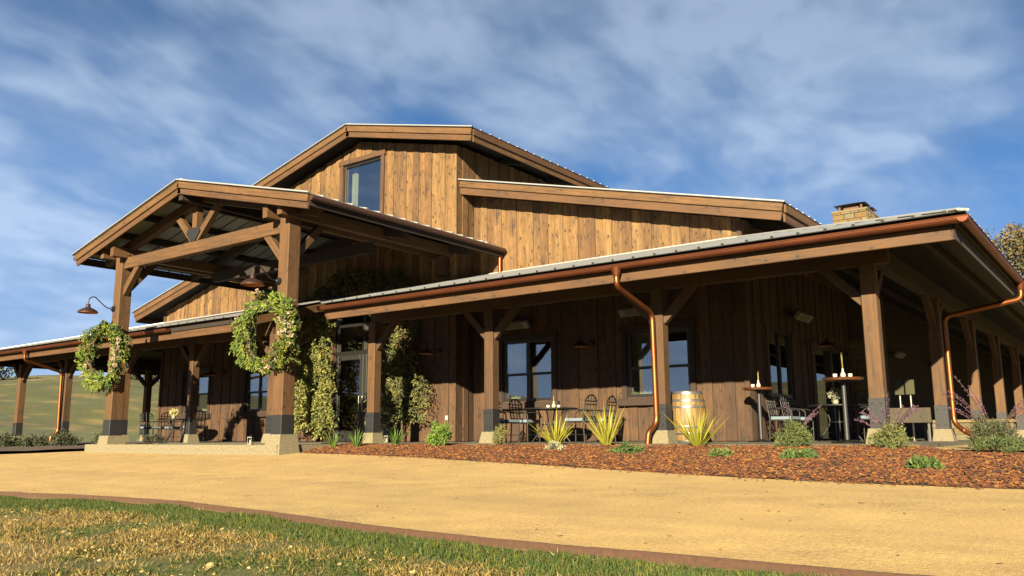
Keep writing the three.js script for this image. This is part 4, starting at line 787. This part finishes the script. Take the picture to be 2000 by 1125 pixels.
function budVase(label, x, y, z, h) {
  const t = thing('bud_vase', label, 'vase', [x, y, z], 0);
  mesh('bottle', new THREE.LatheGeometry([[0.0, 0], [0.042, 0], [0.044, 0.06], [0.02, 0.1], [0.016, 0.15], [0.021, 0.155]].map((p) => new THREE.Vector2(...p)), 20), std({ color: lin(.42, .38, .26), roughness: 0.25 }), t);
  const L = new Leaves(Math.round(h * 1000)); for (let k = 0; k < 12; k++) L.blade(V(rr(-.006, .006), 0.13, rr(-.006, .006)), V(rr(-.05, .05), 1, rr(-.05, .05)).normalize(), h * rr(0.7, 1), 0.016, 0.05, [.19, .17, .03], 3); mesh('stems', L.geo(), M.blade, t); return t;
}
function votive(label, x, y, z) {
  const t = thing('votive_candle', label, 'candle', [x, y, z], 0);
  mesh('glass_cup', new THREE.LatheGeometry([[0.0, 0], [0.032, 0], [0.037, 0.065], [0.034, 0.065], [0.03, 0.008]].map((p) => new THREE.Vector2(...p)), 18), std({ color: lin(.6, .58, .5), roughness: 0.15 }), t); mesh('wax', cyl(0.028, 0.028, 0.035, 0, 0.01, 0, 14), M.white, t); return t;
}
budVase('slim bottle vase with tall stems on bar table beside the corner post', -2.38, 1.111, -2.25, 0.32);
votive('small candle cup left of the vase on the tall table near the post', -2.5, 1.111, -2.2); votive('small candle cup right of the vase on the tall table near the post', -2.28, 1.111, -2.32);
budVase('slim bottle vase with tall stems on the bar table by the wall', -4.6, 1.101, -4.15, 0.22);
votive('small white candle cup on the bar table close to the wall', -4.7, 1.101, -4.1);
budVase('small bottle vase standing on the middle dining table', -8.9, 0.758, -3.0, 0.16);
votive('white candle cup left of the bottle on the middle dining table', -9.02, 0.758, -2.95); votive('white candle cup right of the bottle on the middle dining table', -8.77, 0.758, -3.0);

// ------------------------------------------------------------------ wine barrel
{
  const t = thing('wine_barrel', 'pale oak wine barrel with steel hoops beside the post and copper downspout', 'barrel', [-5.33, 0, -2.3], 0.2);
  const H = 0.97, rad = (y) => 0.288 + 0.062 * (1 - Math.pow(2 * y / H - 1, 2)), N = 22, mats = [[.76, .47, .18], [.70, .42, .15], [.8, .52, .21]].map((c) => std({ map: woodC, color: dif(...c), roughness: 0.55 }));
  for (let k = 0; k < N; k++) {
    const pos = [], uv = [], idx = [], a0 = (k + 0.02) / N * 6.2832, a1 = (k + 0.98) / N * 6.2832, S = 12, u0 = R() * 5, v0 = R() * 5;
    for (let j = 0; j <= S; j++) for (const a of [a0, (a0 + a1) / 2, a1]) { const y = H * j / S, r = rad(y); pos.push(Math.cos(a) * r, y, -Math.sin(a) * r); uv.push(u0 + a * 0.34, v0 + y); }
    for (let j = 0; j < S; j++) for (let i = 0; i < 2; i++) { const p = j * 3 + i; idx.push(p, p + 1, p + 4, p, p + 4, p + 3); }
    const g = new THREE.BufferGeometry(); g.setAttribute('position', new THREE.Float32BufferAttribute(pos, 3)); g.setAttribute('uv', new THREE.Float32BufferAttribute(uv, 2)); g.setIndex(idx); g.computeVertexNormals(); mesh('stave', g, mats[Math.floor(R() * 3)], t);
  }
  mesh('inner_shell', new THREE.LatheGeometry([0, 0.5, 1].map((q) => new THREE.Vector2(rad(q * H) - 0.006, q * H * 0.98)), 40), M.sheath, t);
  for (const [y, h] of [[0.0, 0.055], [0.155, 0.04], [0.28, 0.04], [0.655, 0.04], [0.78, 0.04], [0.918, 0.055]]) mesh('hoop', new THREE.LatheGeometry([[y, 0.001], [y, 0.006], [y + h * 0.5, 0.0065], [y + h, 0.006], [y + h, 0.001]].map(([q, o]) => new THREE.Vector2(rad(q) + o, q)), 48), M.hoop, t);
  mesh('head', cyl(0.28, 0.28, 0.02, 0, H - 0.045, 0, 36), mats[0], t);
}
function lantern(label, x, z, y = 0) {
  const t = thing('candle_lantern', label, 'lantern', [x, y, z], 0.4);
  mesh('base', box(-0.07, 0.07, 0, 0.02, -0.07, 0.07), M.white, t); mesh('cap', box(-0.07, 0.07, 0.2, 0.225, -0.07, 0.07), M.white, t);
  t.scale.setScalar(0.75); for (const a of [-1, 1]) for (const b of [-1, 1]) mesh('corner_post', box(a * 0.058 - 0.008, a * 0.058 + 0.008, 0.02, 0.2, b * 0.058 - 0.008, b * 0.058 + 0.008), M.white, t);
  mesh('candle', cyl(0.035, 0.035, 0.12, 0, 0.02, 0, 16), M.white, t); mesh('ring', (() => { const g = new THREE.TorusGeometry(0.03, 0.004, 6, 18); g.translate(0, 0.25, 0); return g; })(), M.iron, t);
}
lantern('small white lantern on the ground at the foot of the right hand vine', -14.15, -3.0);
lantern('small white lantern on the slab left of the wide concrete pier', -14.05, 1.25, -0.008);

// ------------------------------------------------------------------ right porch: bench, shades, seat wall
{
  const t = thing('porch_bench', 'shaded beige boxy bench between the two right porch posts', 'bench', [-1.95, 0, -5.0], 0.25);
  mesh('back_panel', box(-0.36, 0.36, 0.36, 0.64, 0.18, 0.24), M.beige, t); mesh('seat', box(-0.36, 0.36, 0.36, 0.43, -0.26, 0.18), M.beige, t);
  for (const x of [-0.31, 0.31]) for (const z of [-0.2, 0.16]) mesh('leg', box(x - 0.025, x + 0.025, 0, 0.358, z - 0.025, z + 0.025), M.iron, t);
}
for (const [l, x] of [['left pale shade on a slim stem standing behind the beige bench', -2.25], ['right pale shade on a slim stem standing behind the beige bench', -2.05]]) {
  const t = thing('shade_stand', l, 'lamp', [x, 0, -5.7], 0.2);
  mesh('foot', cyl(0.12, 0.12, 0.02, 0, 0, 0, 24), M.iron, t); mesh('stem', cyl(0.02, 0.02, 0.93, 0, 0.02, 0, 12), M.hoop, t); mesh('lamp_shade', box(-0.085, 0.085, 0.93, 1.22, -0.085, 0.085, 0.01), std({ color: lin(.03, .03, .012), roughness: 0.9 }), t);  // pale lampshade coloured near black, with the porch shade put into it
}
{
  const t = thing('seat_wall', 'low yellowish stone seat wall behind the curved downspout foot', 'wall', [-1.5, 0, -8.6], 0);
  const f = rng(91); for (let j = 0; j < 3; j++) { let s = -0.9; while (s < 0.88) { const e = Math.min(0.9, s + rr(0.22, 0.4, f)); mesh('stone', box(s + 0.006, e - 0.006, j * 0.13 + 0.004, j * 0.13 + 0.126, -0.2, 0.2 + rr(0, 0.02, f), 0.012), M.stone[Math.floor(f() * 4)], t); s = e; } }
  mesh('cap_stone', box(-0.94, 0.94, 0.39, 0.45, -0.25, 0.25, 0.012), M.stone[2], t);
}

// ------------------------------------------------------------------ plants in the mulch bed
const bedAt = (x, z) => [x, bedY(x, z), z];
function bladePlant(name, label, cat, x, z, o, group) {
  const t = thing(name, label, cat, bedAt(x, z), 0, group), L = new Leaves(o.seed), f = L.f;
  for (let k = 0; k < o.n; k++) { const a = f() * 6.28, sp = o.spread * Math.sqrt(f()), d = V(Math.cos(a) * sp, 1, Math.sin(a) * sp).normalize(); L.blade(V(Math.cos(a) * 0.05 * f(), -0.03, Math.sin(a) * 0.05 * f()), d, o.h * rr(0.6, 1.1, f), o.w * rr(0.7, 1.2, f), o.droop * rr(0.4, 1.3, f), mix3(o.c1, o.c2, f()), 5); }
  mesh('leaf_blades', L.geo(), M.blade, t); return t;
}
const iris = { n: 52, h: 0.44, w: 0.022, spread: 0.55, droop: 0.9, c1: [.035, .085, .008], c2: [.09, .15, .014] };
bladePlant('strap_leaf_plant', 'leftmost green strappy clump at the tip of the mulch bed', 'plant', -12.55, 0.2, { ...iris, seed: 51 });
bladePlant('strap_leaf_plant', 'green strappy clump in front of the concrete footed slim post', 'plant', -11.75, 0.25, { ...iris, seed: 52, h: 0.5 });
bladePlant('strap_leaf_plant', 'green strappy clump below the right hand vine', 'plant', -10.95, -0.1, { ...iris, seed: 53 });
const flax = { n: 58, h: 0.74, w: 0.036, spread: 0.8, droop: 0.22, c1: [.17, .18, .012], c2: [.26, .24, .025] };
bladePlant('flax_plant', 'yellow flax clump in front of the middle dining set', 'plant', -7.15, -0.45, { ...flax, seed: 61, h: 0.72, spread: 1.1, droop: 0.4 });
bladePlant('flax_plant', 'upright yellow flax clump left of the copper downspout', 'plant', -6.1, -0.55, { ...flax, seed: 62, h: 0.84 });
bladePlant('flax_plant', 'yellow flax clump in front of the wine barrel', 'plant', -4.32, -0.5, { ...flax, seed: 63, h: 0.8, spread: 0.95 });
function bush(name, label, cat, pos, o, group) {
  const t = thing(name, label, cat, pos, 0, group), L = new Leaves(o.seed), f = L.f, st = [];
  const C = []; for (let k = 0; k < o.clumps; k++) { const d = L.rand(); d.y = Math.abs(d.y); C.push([V(d.x * o.rx, o.y0 + d.y * o.ry, d.z * o.rx).multiplyScalar(rr(0.55, 1, f)), rr(0.6, 1.2, f), f()]); }
  for (let k = 0; k < o.n; k++) { const c = C[Math.floor(f() * C.length)]; L.any(c[0].clone().addScaledVector(L.rand(), o.cr * c[1] * Math.cbrt(f())), o.l, o.w, mix3(o.c1, o.c2, Math.min(1, Math.max(0, c[2] * 0.7 + 0.3 * f()))), V(0, o.up ?? 0.5, 0)); }
  mesh('foliage', L.geo(), M.leaf, t);
  for (let k = 0; k < Math.min(9, o.clumps); k++) st.push(rod(V(0, -0.04, 0), C[k][0], o.stem ?? 0.008, 5));
  mesh('stems', st, M.stem, t); return t;
}
bush('leafy_shrub', 'bright green round shrub below the bare wall right of the entrance', 'shrub', bedAt(-9.75, -0.15), { seed: 71, clumps: 26, n: 1500, rx: 0.25, y0: 0.12, ry: 0.36, cr: 0.11, l: 0.06, w: 0.024, c1: [.045, .11, .006], c2: [.12, .19, .012] });
bush('leafy_shrub', 'small upright olive shrub below the second slim porch post', 'shrub', bedAt(-8.12, 0.0), { seed: 72, clumps: 18, n: 800, rx: 0.15, y0: 0.1, ry: 0.26, cr: 0.08, l: 0.045, w: 0.012, c1: [.07, .09, .018], c2: [.14, .14, .03] });
bush('white_flower_plant', 'small silvery plant with white flowers in front of the leftmost yellow flax', 'plant', bedAt(-6.55, 0.45), { seed: 73, clumps: 16, n: 620, rx: 0.16, y0: 0.02, ry: 0.14, cr: 0.05, l: 0.035, w: 0.016, c1: [.06, .08, .03], c2: [.34, .33, .22] });
const low = (label, x, z, seed, s, c2 = [.045, .085, .006]) => bush('low_green_plant', label, 'plant', bedAt(x, z), { seed, clumps: 20, n: 420, rx: 0.27 * s, y0: 0.0, ry: 0.10 * s, cr: 0.07 * s, l: 0.075, w: 0.04, c1: [.016, .042, .004], c2, stem: 0.005 });
low('low spreading green plant in the mulch, below the copper downspout', -4.85, 0.95, 81, 1.0);
low('low yellowish green plant in the mulch, below the wine barrel', -3.15, 1.35, 82, 0.7, [.10, .12, .015]);
low('low green plant in the mulch below the tall bar table', -1.95, 1.55, 83, 0.8);
low('low green plant nearest the drive at the right of the bed', -0.32, 2.2, 84, 0.8);
function salvia(label, x, z, o) {
  const t = bush('salvia', label, 'plant', bedAt(x, z), { clumps: 34, n: 1700, rx: 0.3 * o.s, y0: 0.04, ry: 0.34 * o.s, cr: 0.1, l: 0.075, w: 0.013, c1: o.c1 ?? [.05, .07, .028], c2: o.c2 ?? [.14, .16, .05], seed: o.seed, up: 0.4 });
  const L = new Leaves(o.seed + 3), f = L.f, st = [];
  for (let k = 0; k < o.spikes; k++) {
    const a = f() * 6.28, d = V(Math.cos(a) * rr(0.3, 0.9, f), rr(0.7, 1.2, f), Math.sin(a) * rr(0.3, 0.9, f)).normalize(); let p = V(d.x * 0.1, 0.15, d.z * 0.1), q = d.clone(); const N = 12, len = rr(0.55, 0.9, f) * o.s, pts = [p.clone()];
    for (let i = 0; i < N; i++) { p = p.clone().addScaledVector(q, len / N); q.add(V(d.x * 0.05, -0.05, d.z * 0.05)).normalize(); pts.push(p); if (i > 4) for (let m = 0; m < 9; m++) L.any(p.clone().addScaledVector(L.rand(), 0.010), 0.022, 0.010, f() < 0.6 ? [.09, .028, .085] : [.15, .075, .12], V(0, 0.3, 0)); }
    st.push(tube(pts, 0.004, 12, 4).toNonIndexed());
  }
  mesh('flower_spikes', L.geo(), M.leaf, t); mesh('flower_stems', st, M.stem, t); return t;
}
salvia('grey green salvia with a few purple spikes below the bar table by the wall', -2.6, -0.25, { s: 0.85, spikes: 4, seed: 91, c1: [.03, .05, .014], c2: [.09, .12, .02] });
salvia('salvia with arching purple spikes right in front of the corner post', -1.15, 0.1, { s: 0.8, spikes: 11, seed: 95, c2: [.13, .14, .025] });
salvia('dark salvia with purple flower spikes at the right edge of the bed', 0.05, -0.35, { s: 1.1, spikes: 16, seed: 99, c1: [.02, .03, .012], c2: [.05, .06, .018] });
bush('leafy_shrub', 'low dark green tuft in front of the dark salvia at the right', 'shrub', bedAt(0.2, 0.35), { seed: 75, clumps: 16, n: 700, rx: 0.26, y0: 0.03, ry: 0.2, cr: 0.08, l: 0.08, w: 0.012, c1: [.02, .045, .008], c2: [.06, .09, .015] });
// left bed shrubs
[[-30.2, 1.6, 1.3, 'dark shrub at the left picture edge beside the drive'], [-28.4, 1.0, 1.1, 'dark shrub left of the post with the copper downspout'], [-26.9, 0.8, 1.0, 'dark shrub in front of the left porch post with downspout'], [-25.4, 0.7, 0.9, 'loose dark shrub between the left porch post and the portico'], [-24.0, 0.5, 1.1, 'bushy dark shrub against the green hill left of the portico'], [-22.9, -0.2, 0.8, 'dark shrub touching the outermost portico pier']].forEach(([x, z, s, l], i) =>
  bush('dark_shrub', l, 'shrub', [x, leftBedY(x, z), z], { seed: 101 + i, clumps: 24, n: 900, rx: 0.4 * s, y0: 0.02, ry: 0.30 * s, cr: 0.16, l: 0.09, w: 0.035, c1: [.009, .017, .004], c2: [.026, .036, .007], stem: 0.01 }));
bush('dark_shrub', 'low dark twiggy mound on the slab left of the left dining chairs', 'shrub', [-22.1, 0, -1.15], { seed: 110, clumps: 16, n: 700, rx: 0.34, y0: 0.02, ry: 0.2, cr: 0.1, l: 0.07, w: 0.02, c1: [.01, .014, .006], c2: [.02, .026, .01] });

// ------------------------------------------------------------------ mulch chips, pebbles, grass
function instances(name, geo, mat, list, label, cat) {
  const m = new THREE.InstancedMesh(geo, mat, list.length), o = new THREE.Object3D(), c = new THREE.Color(); o.rotation.order = 'YXZ';
  list.forEach((q, i) => { o.position.set(...q.p); o.rotation.set(...q.r); o.scale.set(...q.s); o.updateMatrix(); m.setMatrixAt(i, o.matrix); m.setColorAt(i, c.setRGB(...q.c)); });
  m.name = numbered(name); m.userData.kind = 'stuff'; if (label) { m.userData.label = label; m.userData.category = cat; } m.castShadow = m.receiveShadow = true; scene.add(m); return m;
}
{
  const f = rng(777), list = [], tones = [[.105, .030, .0055], [.07, .018, .004], [.13, .042, .008], [.20, .09, .02], [.03, .009, .003], [.035, .012, .004]];
  while (list.length < 42000) {
    const x = rr(-12.95, 3.2, f), z0 = x < -1.6 ? -0.75 : lerp(-0.75, 0.35, sstep(-1.6, 0.1, x)), e = bedEdge(x), z = lerp(z0 + 0.01, e - 0.01 + 0.05 * noise3(x * 5, 2), f());
    if (f() > (e - z0) / 4.2) continue;
    const k = rr(0.7, 1.3, f), t = tones[Math.floor(Math.pow(f(), 1.4) * 6.0)], L = rr(0.025, 0.075, f);
    list.push({ p: [x, bedY(x, z) + rr(0.0, 0.02, f), z], r: [rr(-0.5, 0.5, f), f() * 6.28, rr(-0.5, 0.5, f)], s: [L, rr(0.005, 0.012, f), rr(0.009, 0.024, f)], c: [t[0] * k, t[1] * k, t[2] * k] });
  }
  for (let k = 0; k < 260; k++) { const x = rr(-12.5, 2, f), z = bedEdge(x) + Math.abs(rr(-0.05, 0.28, f)) * f(); list.push({ p: [x, ground(x, z) + 0.01, z], r: [0, f() * 6, 0], s: [rr(.02, .05, f), .007, .012], c: [.11, .035, .01] }); }
  instances('bark_mulch', new THREE.BoxGeometry(1, 1, 1), std({ color: lin(1, 1, 0.75), roughness: 0.95 }), list, 'loose reddish brown bark chips covering the planting bed along the porch', 'bark mulch');
}
{
  const f = rng(888), list = []; const g = new THREE.IcosahedronGeometry(1, 0); g.scale(1, 0.6, 0.8);
  while (list.length < 5000) {
    const x = rr(-15, 3, f), z = lerp(bedEdge(x) + 0.3, kerbLine(x) - 0.05, Math.pow(f(), 0.6)); if (x < -13 && z < 2) continue;
    const r = rr(0.002, 0.005, f) * (f() < 0.02 ? 1.8 : 1), k = rr(0.62, 1.12, f);
    list.push({ p: [x, driveY(x, z) + r * 0.2, z], r: [f() * 6, f() * 6, 0], s: [r * 1.3, r, r], c: [.26 * k, .175 * k, .065 * k] });
  }
  for (let k = 0; k < 90; k++) { const x = rr(-16, 3, f), z = lerp(bedEdge(x) + 0.2, kerbLine(x) - 0.1, f()); if (x < -13 && z < 2) continue; const q = rr(0.5, 1.1, f); list.push({ p: [x, driveY(x, z) + 0.004, z], r: [rr(-.3, .3, f), f() * 6, rr(-.3, .3, f)], s: [rr(.012, .03, f), .004, rr(.008, .016, f)], c: [.09 * q, .05 * q, .02 * q] }); }
  instances('loose_gravel', g, std({ color: lin(1, 1, 1), roughness: 0.95 }), list, 'loose tan gravel grains scattered over the drive surface', 'gravel');
}
{
  const tuft = (seed, n, h, w, spread) => { const L = new Leaves(seed); for (let k = 0; k < n; k++) { const a = L.f() * 6.28; L.blade(V(rr(-.012, .012, L.f), 0, rr(-.012, .012, L.f)), V(Math.cos(a) * spread * L.f(), 1, Math.sin(a) * spread * L.f()).normalize(), h * rr(0.5, 1.1, L.f), w, 0.7, [1, 1, 1], 3); } return L.geo(); };
  const f = rng(999), green = [], dry = [], clod = [];
  const vis = (x, z) => { // seen by the photograph, with a margin
    const t = (x + 5) / 6.1; const zb = lerp(9.94, 7.16, t); return z < zb + 0.7 && z < 12;
  };
  let guard = 0;
  while (green.length + dry.length < 62000 && guard++ < 900000) {
    const x = rr(-13.5, 2.2, f), k = kerbLine(x), z = k + 0.07 + Math.pow(f(), 1.15) * 4.2; if (!vis(x, z)) continue;
    const d = z - k, patch = fbm(x * 0.55, z * 0.55, 5.5, 4) + 0.35 * fbm(x * 2.4, z * 2.4, 1.5, 3), left = sstep(-6.8, -10.5, x) * 0.5;
    const g = sstep(0.75, 0.2, d + 0.4 * patch) * 0.92 * sstep(-0.3, 0.15, noise3(x * 0.6, 7.3) + 0.25 + left) + sstep(-0.06, 0.26, patch + left * 0.5 - 0.03) * 0.88;
    const y = lawnY(x, z) - 0.004;
    if (f() < g) { const q = rr(0.7, 1.3, f), yel = f(), hh = (sstep(0.7, 0.15, d) * 0.35 + 0.4) * rr(0.5, 1.25, f) * sstep(-0.05, 0.2, d + 0.15 * noise3(x * 1.3, 4)); green.push({ p: [x, y, z], r: [rr(-.15, .15, f), f() * 6.28, rr(-.15, .15, f)], s: [1, hh, 1], c: [lerp(.02, .09, yel * yel) * q, lerp(.05, .10, yel * yel) * q, lerp(.002, .005, yel) * q] }); }
    else if (f() < 0.75) { const q = rr(0.6, 1.3, f), yel = f(); dry.push({ p: [x, y, z], r: [rr(-.9, .9, f), f() * 6.28, rr(-.9, .9, f)], s: [1.2, rr(.4, .9, f), 1.2], c: [lerp(.09, .24, yel) * q, lerp(.07, .165, yel) * q, lerp(.012, .045, yel) * q] }); }
  }
  const bm = () => new THREE.MeshPhysicalMaterial({ color: lin(1, 1, 1), roughness: 0.8, side: THREE.DoubleSide });
  instances('green_grass', tuft(5, 8, 0.095, 0.0075, 0.9), bm(), green, 'short green grass growing along the kerb and in patches', 'grass');
  instances('dry_grass', tuft(6, 6, 0.06, 0.008, 1.6), bm(), dry, 'dry straw coloured grass and thatch at the picture bottom', 'dry grass');
  const ico = new THREE.IcosahedronGeometry(1, 1), ip = ico.attributes.position; for (let i = 0; i < ip.count; i++) { const v = V(ip.getX(i), ip.getY(i), ip.getZ(i)), k = 1 + 0.35 * noise3(v.x * 1.7, v.y * 1.7, v.z * 1.7); ip.setXYZ(i, v.x * k, v.y * k * 0.7, v.z * k); } ico.computeVertexNormals();
  guard = 0; while (clod.length < 1100 && guard++ < 90000) { const x = rr(-12, 2, f), k = kerbLine(x), z = k + 0.25 + f() * 3.5; if (!vis(x, z)) continue; const r = rr(0.004, 0.015, f) * (f() < 0.05 ? 1.8 : 1), q = rr(0.7, 1.25, f); clod.push({ p: [x, lawnY(x, z) + r * 0.4 + 0.008, z], r: [f() * 6, f() * 6, 0], s: [r * 1.3, r, r], c: [.33 * q, .26 * q, .12 * q] }); }
  instances('lawn_pebbles', ico, std({ color: lin(1, 1, 1), roughness: 1 }), clod, 'pale clods and small stones scattered among the patchy grass', 'stones');
}

// ------------------------------------------------------------------ oaks beyond the right end
function oak(label, x, z, h, seed, o = {}) {
  const y = ground(x, z), t = thing('oak_tree', label, 'tree', [x, y - 0.2, z], 0, o.group), L = new Leaves(seed), f = L.f, br = [];
  const tr = new THREE.CylinderGeometry(0.2, 0.42, h * 0.42, 10); tr.translate(0, h * 0.21, 0); br.push(tr.toNonIndexed());
  const C = [], R0 = h * 0.4;
  for (let k = 0; k < 46; k++) { const d = L.rand(); d.y = d.y * 0.8 + 0.2; const c = V(d.x * R0, h * 0.6 + d.y * h * 0.33, d.z * R0).multiply(V(1, 1, 1)); const s = rr(0.55, 1, f); c.x *= s; c.z *= s; C.push([c, rr(0.8, 1.5, f), f()]); if (k < 16) br.push(rod(V(0, h * 0.38, 0), c, 0.06, 6)); }
  for (let k = 0; k < 11000; k++) { const c = C[Math.floor(f() * C.length)], p = c[0].clone().addScaledVector(L.rand(), c[1] * Math.cbrt(f())); L.any(p, 0.26, 0.17, mix3(o.c1 ?? [.035, .036, .012], o.c2 ?? [.11, .075, .02], Math.min(1, Math.max(0, c[2] + rr(-.3, .3, f))))); }
  mesh('trunk', br, M.stem, t); mesh('crown', L.geo(), M.leaf, t); return t;
}
oak('brownish autumn oak just beyond the right porch roof', -6.0, -62, 15.2, 201);
oak('darker oak cut by the right picture edge', -1.6, -60, 13.4, 202, { c1: [.022, .028, .010], c2: [.07, .06, .018] });
for (const [l, x, z, h, s] of [['far left dark bush on the hill crest', -103, -28, 3.2, 301], ['far bush on the hill crest right of the left porch post', -99, -44, 2.6, 302], ['far bush low on the hill crest behind the portico post', -94, -52, 2.4, 303]]) {
  bush('hill_bush', l, 'bush', [x, ground(x, z) - 0.2, z], { seed: s, clumps: 24, n: 1200, rx: h * 0.8, y0: 0.3, ry: h * 0.8, cr: h * 0.3, l: 0.35, w: 0.2, c1: [.02, .028, .012], c2: [.05, .055, .02], stem: 0.05 });
}
scene.add(camera);
renderer.render(scene, camera);
